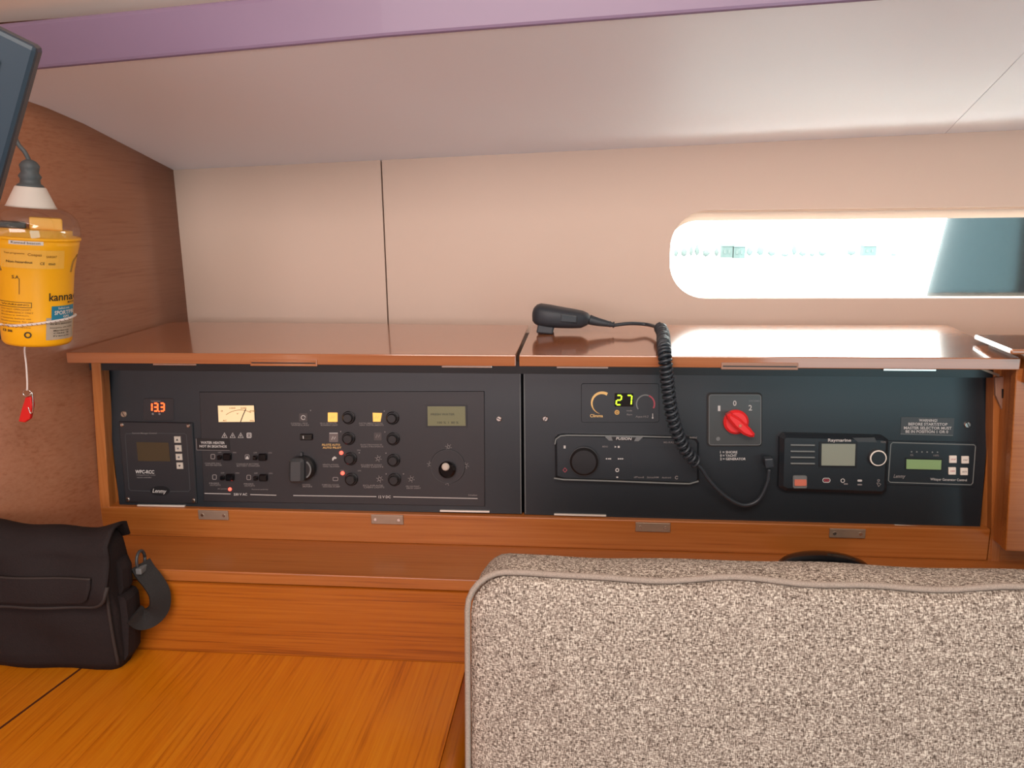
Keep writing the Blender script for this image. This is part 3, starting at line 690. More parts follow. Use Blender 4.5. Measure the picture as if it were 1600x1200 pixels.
band('dial_arc', arc(1008.5, 631, 14, 215, 70, 16), 2.0, Z, Z + .0003, 'line_grey', t, False); band('dial_arc', arc(1008.5, 631, 14, 68, -28, 12), 2.2, Z, Z + .0003, 'red_arc', t, False)
pt('Aqua-Hi.2', 993, 1013, 651, 4, 'print_dim', t, Z + .0004, sh=.2)
k = band('thermometer_symbol', [(1019.7, 646), (1019.7, 652)], 1.1, Z, Z + .0003, 'print', t, False); pc('thermometer_bulb', 1019.7, 652.6, 1.4, Z, Z + .0003, 'print', k, 0, 8)

t = pthing('marine_stereo', 'slim black marine stereo with grey trim lines and a round dial', 'stereo', 978, 754)
Z = .009
bd = pp('body', [(867, 683), (872, 678), (880, 676.5), (1080, 681), (1087, 684), (1091, 690), (1091, 747), (1085, 754), (880, 747), (868, 743)], 0, Z, 'panel', t, .003)
band('trim_line', [(867.5, 692), (869, 684), (876, 679), (886, 678), (980, 679.3), (1054, 681)], 1.8, Z - .001, Z + .0008, 'line_grey', t, False)
band('trim_line', [(866, 744.5), (880, 746.5), (960, 749), (1040, 752), (1076, 753), (1090, 749)], 2.0, Z - .001, Z + .0008, 'line_grey', t, False)
k = pp('brand_tab', [(944, 679), (1004, 680.4), (997, 687), (951, 686)], Z, Z + .0012, 'mid_grey', t); pp('brand_plate', [(955, 680), (993, 681), (990, 686.6), (957, 686)], Z + .0012, Z + .0016, 'black', k)
pt('FUSION', 962.5, 986, 682.6, 4.2, 'print', k, Z + .0019, .02, .2, .5)
k = pc('volume_dial', 912.5, 717, 22, Z, Z + .011, 'black', t, .003, 40); band('dial_rim', arc(912.5, 717, 22, 0, 354, 40), 1.2, Z + .005, Z + .0062, 'dark_grey', k)
def tri(x, y, s, m, par, z): pp('key_symbol', [(x - s, y - abs(s)), (x + s, y), (x - s, y + abs(s))], z, z + .0003, m, par)
tri(961.5, 696, 1.5, 'print', t, Z); pr('key_symbol', 964.8, 694.6, 967.8, 697.4, Z, Z + .0003, 'print', t)
for x in (947, 950.5, 953): tri(x, 714.5, -1.4, 'print', t, Z)
for x in (966.5, 969.5, 972.5): tri(x, 714.5, 1.4, 'print', t, Z)
pt('MENU', 941, 949.5, 695.6, 2.6, 'print_dim', t, Z + .0004)
k = band('key_ring', arc(964, 732, 2.4, 0, 350, 12), 1.3, Z, Z + .0003, 'print', t, False); pr('key_symbol', 962.5, 742, 965.5, 744, Z, Z + .0003, 'print', t)
band('key_symbol', [(883, 728.5), (886, 732), (883, 735.5), (880, 732)], .9, Z, Z + .0003, 'red_arc', t); pr('key_symbol', 881, 694, 884, 698.5, Z, Z + .0003, 'print', t)
for x0, x1, s in ((990, 1005, 'iPod'), (1010, 1028, 'SiriusXM'), (1033, 1047, 'Android')): pt(s, x0, x1, 743 + (x0 - 990) * .01, 2.6, 'print_dim', t, Z + .0004)
band('key_symbol', arc(1056, 743.6, 2.2, 30, 330, 10), 1.1, Z, Z + .0003, 'print_dim', t, False)
pt('MARINE', 1076, 1087.5, 681.5, 3, 'print_dim', t, Z + .0008, sh=.2); pt('MS-RA205', 1036, 1056.5, 689, 2.8, 'print_dim', t, Z + .0004)
pp('screen', [(985, 695), (1074, 697), (1074, 737), (985, 734)], Z, Z + .0004, 'panel', t)

t = pthing('power_selector', 'square dark switch plate with a red rotary handle and 1 0 2 positions', 'rotary switch', 1148, 697)
pl = pp('switch_plate', rpx(1104.5, 613.5, 1190, 696.5, 5), 0, .005, 'gunmetal', t, .0022)
band('plate_rim', rpx(1107, 616, 1187.5, 694, 4), 1.0, .0046, .0054, 'mid_grey', t)
for s, x, y in (('1', 1122.5, 637), ('0', 1146.8, 629), ('2', 1171, 636)): pt(s, x - (1.9 if s == '1' else 2.7), x + (1.9 if s == '1' else 2.7), y, 8.5, 'print', t, .0056, .01)
pt('SONTHEIMER', 1169, 1186, 625.5, 3, 'mid_grey', t, .0053); pc('plate_screw', 1121, 684.5, 3.4, .005, .0058, 'mid_grey', t, .0003, 14)
k = pc('rotary_knob', 1148, 657.5, 19.5, .005, .013, 'red', t, .003, 36)
pp('knob_wing', [(1131, 644), (1137, 641), (1152, 650), (1167, 664), (1174, 673), (1173, 678), (1166, 678), (1156, 674), (1143, 663), (1133, 651)], .010, .024, 'red', k, .003)
pc('knob_screw', 1151, 660, 2.6, .024, .0252, 'coral', k, .0004, 14)
t = pthing('sticker', 'small dark sticker listing SHORE YACHT and GENERATOR', 'sticker', 1145, 721)
pr('sticker_sheet', 1123, 702.5, 1166.5, 721, 0, .0005, 'panel', t)
for s, x1, y in (('1 = SHORE', 1152, 706.3), ('0 = YACHT', 1151, 711.6), ('2 = GENERATOR', 1165, 716.9)): pt(s, 1125, x1, y, 3.9, 'print', t, .0008, .02)

t = pthing('vhf_radio', 'dark marine radio with small grey screen and silver ringed knob', 'radio', 1298, 768)
Z = .014
pp('body', [(1216, 681), (1222, 675), (1376, 679), (1384, 685), (1381, 764), (1374, 769), (1224, 764), (1214, 758)], 0, Z, 'panel', t, .005)
for y in (691.6, 701.3, 710.6, 720):
    band('speaker_slot', [(1231, y), (1268, y + .4)], 2.1, Z, Z + .001, 'line_grey', t, False)
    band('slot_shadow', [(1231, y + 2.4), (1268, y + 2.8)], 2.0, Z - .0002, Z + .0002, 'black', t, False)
pp('bezel', [(1275, 686.5), (1334, 687), (1332.5, 727), (1274, 726)], Z, Z + .001, 'black', t); pp('screen', [(1278.5, 689.6), (1330.5, 690), (1329.4, 723.6), (1278, 723)], Z + .001, Z + .0014, 'lcd_grey', t)
pp('gloss_trim', [(1326, 680.5), (1360, 680), (1364, 687.5), (1334, 687)], Z, Z + .0008, 'dark_grey', t)
pt('Raymarine', 1288.3, 1323.8, 684.8, 6.2, 'print', t, Z + .0012, .02)
k = pc('tuning_knob', 1363.5, 710.5, 13.6, Z, Z + .006, 'dark_grey', t, .0012, 36); pc('knob_ring', 1363.5, 710.5, 12.9, Z + .006, Z + .0066, 'white', k, .0004, 36); pc('knob_cap', 1363.5, 710.5, 10.9, Z + .0066, Z + .0072, 'panel', k, .0003, 36)
pt('VOL/SQ', 1369.5, 1378, 687.3, 3.2, 'print_dim', t, Z + .0004)
k = pr('distress_cover', 1234, 738.5, 1256, 758.5, Z, Z + .003, 'mid_grey', t, 3, .001); pr('distress_button', 1236, 744, 1254.5, 754, Z + .003, Z + .0042, 'coral', k, 1.5, .0004)
k = band('key_outline', rpx(1280.5, 743, 1291.8, 749.4, 3), 1.0, Z, Z + .0004, 'print', t); band('key_symbol', rpx(1283, 745, 1289.5, 747.5, 1), 1.2, Z, Z + .0004, 'red_arc', k)
k = band('key_symbol', arc(1311.3, 746.8, 2.8, 0, 350, 14), 1.1, Z, Z + .0004, 'print', t, False); pr('key_symbol', 1313, 750.8, 1319, 752.8, Z, Z + .0004, 'print_dim', t)
pr('key_symbol', 1334, 745.2, 1341, 748.2, Z, Z + .0004, 'print', t, 1.2); pr('key_symbol', 1334, 751.8, 1341, 754, Z, Z + .0004, 'print_dim', t, .8)
band('key_symbol', arc(1366.5, 746.5, 1.6, 0, 340, 10), 1.0, Z, Z + .0004, 'print_dim', t, False); band('key_symbol', [(1364, 750), (1366.5, 756), (1370, 752), (1366, 750)], 1.0, Z, Z + .0004, 'print_dim', t)

t = pthing('sticker', 'dark warning sticker about start and stop of the master selector', 'sticker', 1448, 680.5)
pp('sticker_sheet', [(1408, 651.5), (1491, 653), (1489, 681), (1406.5, 679)], 0, .0006, 'dark_grey', t)
for s, x0, x1, y in (('WARNING!', 1435.5, 1464, 656.4), ('BEFORE START/STOP', 1419, 1480, 662.3), ('MASTER SELECTOR MUST', 1412, 1486.5, 668.3), ('BE IN POSITION 1 OR 0', 1414.5, 1481, 674)): pt(s, x0, x1, y, 4.4, 'print', t, .0009, .02, dy=.6)
band('sticker_edge', [(1406.8, 677.8), (1488.6, 680.2)], .9, .0006, .0009, 'line_grey', t, False)

t = pthing('generator_control', 'dark control panel with green display four pale buttons and grey outline', 'control panel', 1455, 758)
pp('faceplate', [(1386, 688), (1526, 691), (1521, 761), (1383, 757)], 0, .0015, 'panel', t, .0006)
Z = .0015
band('printed_frame', [(1394, 691), (1521, 694.6), (1523.2, 697), (1519, 754), (1516, 757), (1390, 753), (1387.3, 750), (1391, 694)], 1.5, Z, Z + .0004, 'line_grey', t)
pp('screen_bezel', [(1413.5, 714.5), (1471.5, 716), (1470.5, 735), (1413, 733.5)], Z, Z + .0006, 'black', t); pp('screen', [(1415.3, 717), (1469.8, 718.3), (1469, 733.2), (1415, 732)], Z + .0006, Z + .001, 'lcd_green', t)
for i in range(6): pc('status_lamp', 1423.4 + i * 8.1, 705.4 + i * .15, 1.3, Z, Z + .0006, 'line_grey', t, 0, 8)
pt('0%', 1421.5, 1426, 710.5, 3, 'print_dim', t, Z + .0004); pt('100%', 1457.5, 1466, 711.2, 3, 'print_dim', t, Z + .0004)
for x, y, s, m in ((1487.6, 717, 'STOP', 'red_arc'), (1506.6, 717.8, 'START', 'icon'), (1486.4, 735.2, 'OFF', 'red_arc'), (1505, 736, 'AUTO', 'icon')):
    k = pr('push_button', x - 5.8, y - 5.8, x + 5.8, y + 5.8, Z, Z + .002, 'white', t, 1, .0007); pt(s, x - 3.6, x + 3.6, y, 2.6, m, k, Z + .0023)
pt('Lenmy', 1395.5, 1413.5, 744.2, 7, 'print_dim', t, Z + .0005, .02, .3); pt('Whisper Generator Control', 1452.5, 1509.5, 748.6, 5.2, 'print', t, Z + .0005, .01, dy=1.6)

# ------------------------------------------------------------------ handset and coiled cord on the flap
def lidpt(x, y, dz): return onplane(x, y, Vector((0, LIDY, ZL + dz)), LIDN)
mz = lidpt(856, 522, 0); YM = mz.y + .012
mA = atY(832, 490, YM); mB = atY(922, 497.5, YM); ax = (mB - mA); mlen = ax.length; ax.normalize()
up = (Vector((0, 0, 1)) - ax * ax.z).normalized(); dp = up.cross(ax); pxm = mlen / 90
ms = tag(empty('radio_handset', (mA.x + .02, YM, mz.z)), 'dark grey radio handset lying on the open flap', 'microphone')
rings = []
for s, hu, hd, w in ((0, 3, 4, 8), (.015, 9, 11, 15), (.06, 14, 15, 22), (.13, 16.5, 17.5, 26), (.3, 15.5, 18.5, 28), (.5, 13.5, 18, 27), (.7, 12, 17, 24), (.86, 10.5, 15.5, 20), (.95, 8, 11, 15), (.99, 5, 7, 10), (1.0, 3, 4, 6)):
    c = mA + ax * (s * mlen); ring = []
    for k in range(24):
        a = 2 * math.pi * k / 24; ca, sa = math.cos(a), math.sin(a)
        e = lambda q: math.copysign(abs(q) ** .65, q)
        ring.append(c + dp * (e(ca) * w * pxm) + up * (e(sa) * (hu if sa > 0 else hd) * pxm) - ms.location)
    rings.append(ring)
loft('handset_body', rings, 'mic', ms)
c = mA + ax * (.5 * mlen) - dp * (-.0) - ms.location
def mpt(s, u, d=0): return mA + ax * (s * mlen) + up * (u * pxm) + dp * (d * pxm) - ms.location
v, f = slab_vf([mpt(.12, -13, -8), mpt(.40, -15, -8), mpt(.385, -27, -10), (mpt(.10, -27, -10))], -dp * .010)
bev(mo('mounting_clip', v, f, 'mic', ms), .002)
v, f = slab_vf([mpt(.12, -15, 8), mpt(.40, -16, 8), mpt(.385, -26, 10), (mpt(.10, -26, 10))], dp * .006); bev(mo('mounting_clip', v, f, 'mic', ms), .002)
# side key: on the face turned to the cabin
side = dp if dp.y < 0 else -dp
v, f = slab_vf([mpt(.50, 7) + side * .026, mpt(.78, 5) + side * .0235, mpt(.78, -6) + side * .0235, mpt(.50, -6) + side * .026], -side * .004); bev(mo('talk_key', v, f, 'rubber', ms), .0015)
tube('strain_relief', [mpt(.99, -2), mpt(1.15, -4.5), mpt(1.3, -6), mpt(1.42, -7.5)], lambda q: .0075 - .0045 * q, 'rubber', ms, 12, 5)
for s in (1.28, 1.34, 1.40): 
    d_ = ax * .002; p = mpt(s, -6 - (s - 1.28) * 8); tube('relief_ring', [p, p + d_], .0046, 'rubber', ms, 12, 1)
plain = [mpt(1.42, -7.5) + ms.location, atY(985, 505.5, YM + .005), atY(1010, 507, YM + .01), lidpt(1026, 511, .012), lidpt(1034, 514, .013)]
tube('cable', [p - ms.location for p in plain], .0026, 'rubber', ms, 8, 8)
CR = .0070
coil_c = smooth_path([lidpt(1032, 513, .013), lidpt(1036, 522, CR + .005), lidpt(1037, 538, CR + .005), atY(1038, 549, LIDY - .004), atY(1040, 568, LIDY - .0135), atY(1043, 600, .947), atY(1047, 632, .952), atY(1054, 664, .962), atY(1064, 690, .972), atY(1076, 710, .98), atY(1090, 724, .986)], 24)
# arc-length walk with tight turns on the flap and stretched turns below
L_ = [0]
for a, b_ in zip(coil_c, coil_c[1:]): L_.append(L_[-1] + (b_ - a).length)
fr = frames(coil_c); hel = []; ph = 0; tot = L_[-1]
def at_len(s):
    for i in range(len(L_) - 1):
        if L_[i + 1] >= s:
            q = (s - L_[i]) / max(1e-9, L_[i + 1] - L_[i]); return coil_c[i].lerp(coil_c[i + 1], q), fr[i]
    return coil_c[-1], fr[-1]
s = 0
while s < tot:
    p, (t_, N, B_) = at_len(s)
    hel.append(p + (N * math.cos(ph) + B_ * math.sin(ph)) * CR)
    pitch = .0056 if s < tot * .40 else .0056 + .0034 * min(1, (s - tot * .48) / (tot * .25))
    ph += 2 * math.pi / 16; s += pitch / 16
v, f = tube_vf(hel, .0021, 6); mo('coiled_cord', [p - ms.location for p in v], f, 'rubber', ms, True)
tail = [hel[-1], atY(1096, 732, .992), atY(1110, 752, .994), atY(1132, 774, .996), atY(1160, 789, .998), atY(1184, 782, 1.0), atY(1198, 757, 1.0), atY(1202, 733, 1.0)]
tube('cord_tail', [p - ms.location for p in tail], .0026, 'rubber', ms, 8, 8)
pq = [atY(x, y, .997) for x, y in ((1194.5, 717), (1209, 716), (1210.5, 731), (1196.5, 733))]
v, f = slab_vf(pq, (0, .012, 0)); bev(mo('plug', [p - ms.location for p in v], f, 'rubber', ms), .002)

# ------------------------------------------------------------------ yellow emergency beacon on the bulkhead
YE = .86
eb = atY(59, 534, YE); et = atY(49, 322, YE); za = (et - eb); pe = za.length / 212; za.normalize()
ya = Vector((eb.x, eb.y, 0)).normalized(); ya = (ya - za * ya.dot(za)).normalized(); xa = ya.cross(za)
ER = Matrix((xa, ya, za)).transposed()
ep = tag(empty('emergency_beacon', eb, ER), 'yellow emergency radio beacon with clear dome hanging on the wooden bulkhead', 'beacon')
PR = [(38, -1), (45, 0), (48.5, 5), (50, 30), (51.5, 60), (53.5, 95), (55, 115), (59, 138), (63, 155), (64.5, 166)]
def lathe2(name, prof, m, par, seg=48, **k): return lathe(name, [(r * pe, h * pe) for r, h in prof], m, par, seg, **k)
lathe2('beacon_body', PR + [(60, 166.5)], 'yellow', ep)
lathe2('body_rim', [(64.6, 163), (65.8, 164), (65.8, 167), (64.6, 168)], 'yellow', ep)
lathe2('inner_deck', [(60, 166.6), (59, 169), (54, 170), (54, 177), (30, 178)], 'yellow_in', ep)
lathe2('clear_dome', [(65, 167), (66, 174), (65.5, 182), (62, 194), (55, 203), (46, 209), (36, 212.5)], 'dome', ep, cap=False)
v, f = box_vf(-4 * pe, 40 * pe, -16 * pe, 16 * pe, 177 * pe, 196 * pe); bev(mo('circuit_block', v, f, 'yellow_in', ep), .002)
v, f = box_vf(-46 * pe, -8 * pe, -14 * pe, 20 * pe, 177.5 * pe, 187 * pe); bev(mo('battery_block', v, f, 'grey_rubber', ep), .002)
lathe2('antenna_collar', [(35, 210), (33, 213), (21, 240), (20, 241), (8, 241.5)], 'white', ep)
lathe2('antenna_boot', [(19, 241), (17, 244), (14, 246), (13.5, 252), (16, 256), (12, 262), (13, 268), (14, 272), (10, 278), (5, 281)], 'grey_rubber', ep, 24)
tube('antenna_whip', [(0, 0, 279 * pe), (-5 * pe, 0, 291 * pe), (-14 * pe, 2 * pe, 304 * pe), (-22 * pe, 4 * pe, 330 * pe)], 3.2 * pe, 'grey_rubber', ep, 8, 6)
def erad(h):
    for (r0, h0), (r1, h1) in zip(PR, PR[1:]):
        if h <= h1: return r0 + (r1 - r0) * (h - h0) / max(.01, h1 - h0)
    return PR[-1][0]
def eloc(x, y, lift=.5):
    """photo point -> point on the beacon's skin (unrolled on its own radius)"""
    h = 534 - y; cx = 59 - 10 * h / 212; r = erad(h) + lift; u = max(-.97, min(.97, (x - cx) / r))
    return Vector((u * r * pe, -math.sqrt(1 - u * u) * r * pe, h * pe))
def etext(s, x0, x1, y, h, m, bold=.01, dy=0):
    g_, fs_ = glyphs(s, bold); mo('lettering', [eloc(x0 + (x1 - x0) * gx, y + dy * gx + h * (.5 - gy), 1.0) for gx, gy in g_], fs_, m, ep)
def epatch(name, x0, y0, x1, y1, m, lift=.45, dy=0):
    n = 10; v = []; f = []
    for j in range(4):
        for i in range(n + 1): v.append(eloc(x0 + (x1 - x0) * i / n, y0 + (y1 - y0) * j / 3 + dy * i / n, lift))
    for j in range(3):
        for i in range(n): a = j * (n + 1) + i; f.append((a + n + 1, a + n + 2, a + 1, a))
    return mo(name, v, f, m, ep)
epatch('white_label', 20, 370.5, 64, 376.5, 'white'); etext('Kannad beacon', 23, 60, 373.5, 3.4, 'ink', 0)
epatch('label_sheet', 10, 384, 92, 412, 'yellow_in', .3)
etext('Test programme', 14, 40, 390, 3.4, 'ink_soft'); etext('Cospas', 44, 62, 391.5, 5.5, 'ink_soft'); etext('SARSAT', 68, 82, 393.5, 3.4, 'ink_soft')
etext('Non-hazardous', 17, 50, 402.5, 3.6, 'ink'); etext('CE', 60, 66, 404, 4, 'ink'); etext('0560', 71, 80, 404.5, 3.2, 'ink')
etext('S.A', 24, 33, 426, 5, 'ink'); epatch('moulded_rib', 33, 428, 34.2, 452, 'ink_soft', .4)
etext('kannad', 72.5, 112, 455.5, 12.5, 'ink', .015); etext('MARINE', 98, 112, 465, 3.6, 'ink')
epatch('grey_label', 69, 488, 108, 523, 'label_grey', .4); epatch('blue_label', 76, 470, 109, 492, 'label_blue', .55)
etext('SafeLink', 85, 101, 473.5, 3.2, 'white'); etext('SPORTPRO', 80, 112, 480.5, 6.5, 'white', .02); etext('GPS', 92, 100, 487, 3.6, 'white', .02)
for i, y in enumerate((498, 504, 508.5, 512.5, 517)): etext(('406 MHz BEACON', 'Emergency use only', 'Maritime', 'Class 2', 'France')[i], 74 + 5 * (i > 1), 104 - 4 * (i > 1), y, 2.3, 'ink')
for a in ((6.5, 464), (6.5, 471.5)): epatch('frame_line', a[0], a[1], 50, a[1] + .8, 'ink', .5)
for a in (7, 49): epatch('frame_line', a, 464, a + .8, 472, 'ink', .5)
for i in range(8): etext(('WARNING', 'DO NOT OPEN EXCEPT', 'IN EMERGENCY ONLY', 'Battery lithium', 'remove before use', 'Instructions for use', 'see user manual', 'expiry date')[i], 11, 46 + (i % 3) * 3, 468 + i * 4.6 + (3 if i else 0), 2.6, 'ink_soft' if i else 'ink', 0)
v, f = [], []
for k in range(25):
    for r in (3, 5): v.append(eloc(45 + r * math.cos(2 * math.pi * k / 24), 514.5 + r * math.sin(2 * math.pi * k / 24), .9))
f = [(2 * k, 2 * k + 1, 2 * k + 3, 2 * k + 2) for k in range(24)]; mo('round_logo', v, f, 'ink', ep)
etext('506', 19, 25, 509.5, 4, 'ink', .03); etext('13', 13, 17, 509.5, 4, 'ink', .03)
# moulded waist grooves left and right of the shoulder
for sx in (-1, 1):
    tube('shoulder_groove', [eloc(57 + sx * 54, 392, -.3), eloc(55 + sx * 49, 402, -.3), eloc(56 + sx * 45, 418, -.3)], .0014, 'ink_soft', ep, 6, 5)
# retaining cord around the body, drawn off to the bulkhead
eh = lambda y: (534 - y) * pe
loop = [Vector((-90 * pe, -22 * pe, eh(506)))] + [eloc(x, y, 2.2) for x, y in ((8, 503), (25, 501), (45, 498), (65, 495), (85, 492.5), (100, 491))] + [Vector((53.5 * pe, -2 * pe, eh(490)))]
loop += [Vector((55 * pe * math.cos(R(a)), 55 * pe * math.sin(R(a)), eh(492))) for a in (25, 55, 85, 115, 145)]
rc = tube('retaining_cord', loop, 2.0 * pe, 'cord', ep, 8, 8)
for i in range(16):
    q = 6 + i * 6.2; tube('cord_fleck', [eloc(q, 503.2 - (q - 8) * .13 - 1, 4.2), eloc(q + 2.2, 503 - (q - 8) * .13 + 1.2, 4.2)], .5 * pe, 'cord_dark', rc, 5, 1)
# bulkhead bracket behind it
wx = wallx(YE + .02)
bkp = [atY(-40, 415, YE + .03), atY(8, 418, YE + .03), atY(14, 528, YE + .03), atY(-40, 535, YE + .03)]
bk = tag(empty('beacon_bracket', (bkp[3].x, YE + .03, bkp[3].z)), 'dark bulkhead bracket behind the yellow beacon', 'bracket')
slab('back_plate', bkp, (0, .02, 0), 'navy', bk, .003)
v, f = box_vf(-.705 - .035, eb.x + .0, eb.y + .046, eb.y + .062, eb.z + .03, eb.z + .055); mo('bracket_arm', rel(bk, v), f, 'navy', bk)
# lanyard and red tag
ly = tag(empty('lanyard_tag', atY(40, 660, YE)), 'red plastic tag hanging on a thin white cord under the beacon', 'tag')
q = lambda x, y, d=0: atY(x, y, YE + d) - ly.location
tube('cord', [q(40, 536), q(38.5, 548), q(41, 570), q(42.5, 595), q(42.5, 610)], .0011, 'cord', ly, 6, 6)
rg = [q(42 + 6 * math.cos(R(a)), 614 + 5 * math.sin(R(a))) for a in range(0, 361, 20)]; tube('split_ring', rg, .0007, 'chrome', ly, 6, 1)
v, f = slab_vf([q(39, 621), q(48, 620), q(50, 634), q(46, 655), q(38, 660.5), q(28, 659), (q(33, 640))], (0, .006, 0)); bev(mo('red_tag', v, f, 'red_tag', ly), .0015)
tube('wire_clip', [q(47, 612), q(50.5, 616), q(51.5, 640), q(48, 646), q(44, 636)], .0007, 'chrome', ly, 6, 5)

# ------------------------------------------------------------------ tilted dark screen near the ceiling
YT = .60
cA = atY(60, 75, YT); cB = atY(-18, 354, YT)
d1 = cB - cA
cC = atY(-110, -8, YT - .035); d2 = cC - cA
hgt = d1.length; wid = .34; d1n = d1.normalized(); d2n = d2.normalized(); dn = d1n.cross(d2n).normalized()
if dn.y > 0: dn = -dn
mon = tag(empty('wall_screen', cB), 'tilted dark blue grey flat screen hanging beside the headliner', 'screen')
v, f = slab_vf([cA, cA + d1n * hgt, cA + d1n * hgt + d2n * wid, cA + d2n * wid], -dn * .03); bev(mo('housing', rel(mon, v), f, 'navy', mon), .004)
i1 = .022
P0 = cA + dn * .0012
v, f = slab_vf([P0 + d1n * i1 + d2n * i1, P0 + d1n * (hgt - i1) + d2n * i1, P0 + d1n * (hgt - i1) + d2n * (wid - i1), P0 + d1n * i1 + d2n * (wid - i1)], -dn * .002); mo('screen', rel(mon, v), f, 'navy_dark', mon)
pth = [P0 + d1n * i1 + d2n * i1, P0 + d1n * (hgt - i1) + d2n * i1, P0 + d1n * (hgt - i1) + d2n * (wid - i1), P0 + d1n * i1 + d2n * (wid - i1), P0 + d1n * i1 + d2n * i1]
tube('bezel_seam', rel(mon, pth), .0012, 'black', mon, 5, 1)
mid = cA + d1n * hgt * .5 + d2n * wid * .5
tube('wall_arm', rel(mon, [mid - dn * .02, mid - dn * .05 + Vector((-.05, .0, 0)), Vector((wallx(mid.y) - .005, mid.y, mid.z))]), .012, 'black', mon, 10, 4)

# ------------------------------------------------------------------ black camera bag on the table
b0 = atZ(192, 1050, ZD); b1 = atZ(0, 1045, ZD)
bx = (b0 - b1); bx.z = 0; bx.normalize(); by = Vector((-bx.y, bx.x, 0)); 
BR_ = Matrix((bx, by, Vector((0, 0, 1)))).transposed()
bag = tag(empty('camera_bag', b0, BR_), 'black fabric camera bag with a flap standing on the table', 'bag')
BW = .198; BD = .046
BH = (atY(150, 842, b0.y).z - ZD)
def wob(x, y, z, k=1): return k * (.0022 * math.sin(x * 60 + z * 35) + .0016 * math.sin(z * 90 + x * 23 + y * 50))
def bodypt(u, v_, w): return Vector((u, v_, w))
rings = []
nz = 14
for j in range(nz + 1):
    h = BH * j / nz; e = min(1, min(j, nz - j) / 1.2); ins = .006 * (1 - e) ; ring = []
    pts = rr2(-BW + ins, -ins - .001, ins, BD - ins, .010, 3)
    dense = []
    for a, b_ in zip(pts, pts[1:] + pts[:1]):
        n = max(1, int(math.hypot(b_[0] - a[0], b_[1] - a[1]) / .018))
        for k in range(n): dense.append((a[0] + (b_[0] - a[0]) * k / n, a[1] + (b_[1] - a[1]) * k / n))
    for x, y in dense:
        q = j / nz; bulge = .006 * math.sin(math.pi * q)
        sx = -bulge * .3 if x > -BW / 2 else 0
        ring.append((x + wob(x, y, h) * .5 + (.004 * q if x > -.02 else 0), y - (bulge if y < BD / 2 else -bulge * .3) + wob(x, y, h), h))
    rings.append(ring)
loft('bag_body', rings, 'bag', bag)
# flap: from the back over the top and down the front, rounded lower corners
zfl = (atY(100, 938, b0.y).z - ZD); 
def flap_surface(name, x0, x1, zlow, lift, m, top=True, rc=.03, kk=1):
    nx = 30; path = []
    if top:
        path += [(BD - .004, BH - .012), (BD - .008, BH + lift * .8), (BD * .6, BH + lift + .003), (BD * .25, BH + lift + .002), (.006, BH + lift - .001), (-.004 - lift, BH - .008)]
        zst = BH - .02
    else: zst = BH - .045
    nrow = 14; v = []; f = []
    for i in range(nx + 1):
        x = x0 + (x1 - x0) * i / nx; d = min(x - x0, x1 - x); zl = zlow
        if d < rc: zl = zlow + rc - math.sqrt(max(0, rc * rc - (rc - d) ** 2))
        col = [(x, y, z + wob(x, 0, 0, 1.5 * kk) + .003 * math.sin(x * 38 + 1) * (z > BH)) for y, z in path]
        for j in range(nrow + 1):
            z = zst + (zl - zst) * j / nrow; q = z / BH
            col.append((x, -.0045 - lift - .0065 * math.sin(math.pi * q) + wob(x, 0, z, kk) - .003 * math.sin(z * 70) , z))
        v += col
    n = len(col)
    for i in range(nx):
        for j in range(n - 1): f.append((i * n + j, i * n + j + 1, (i + 1) * n + j + 1, (i + 1) * n + j))
    o = mo(name, v, f, m, bag, True); fix_normals(o)
    s_ = o.modifiers.new('thick', 'SOLIDIFY'); s_.thickness = .003; s_.offset = 0
    return o, v, n, nx
fo, fv, fn, fnx = flap_surface('flap', -BW - .004, .006, zfl, .004, 'bag')
edge = [Vector(fv[i * fn + fn - 1]) for i in range(fnx + 1)]
tube('flap_binding', edge, .0026, 'bag_trim', fo, 6, 1)
po, pv, pn, pnx = flap_surface('flap_pocket', -BW + .006, -.014, zfl + .007, .008, 'bag', False, .022, .7)
tube('pocket_seam', [Vector(pv[i * pn]) + Vector((0, -.001, 0)) for i in range(pnx + 1)], .0016, 'bag_trim', po, 6, 1)
# corner seam and side pocket
tube('corner_piping', [(-.0035, -.002 - .005 * math.sin(math.pi * k / 10), BH * k / 10 * .88 + .012) for k in range(11)], .0022, 'bag_trim', bag, 6, 2)
rings = []
for h, o_ in ((.012, .001), (.02, .006), (BH * .35, .012), (BH * .52, .012), (BH * .55, .009), (BH * .56, .003)):
    rings.append([(-.004, .008, h), (o_ - .001, .008, h), (o_ + .001, .02, h), (o_ + .001, BD - .02, h), (o_ - .001, BD - .008, h), (-.004, BD - .008, h)])
loft('side_pocket', rings, 'bag', bag, smooth=False)
rings = []
for h, o_ in ((BH * .56, .004), (BH * .60, .008), (BH * .74, .0095), (BH * .80, .006), (BH * .81, .001)):
    rings.append([(-.004, .012, h), (o_ - .001, .012, h), (o_ + .001, .022, h), (o_ + .001, BD - .018, h), (o_ - .001, BD - .012, h), (-.004, BD - .012, h)])
loft('side_pocket', rings, 'bag', bag, smooth=False)
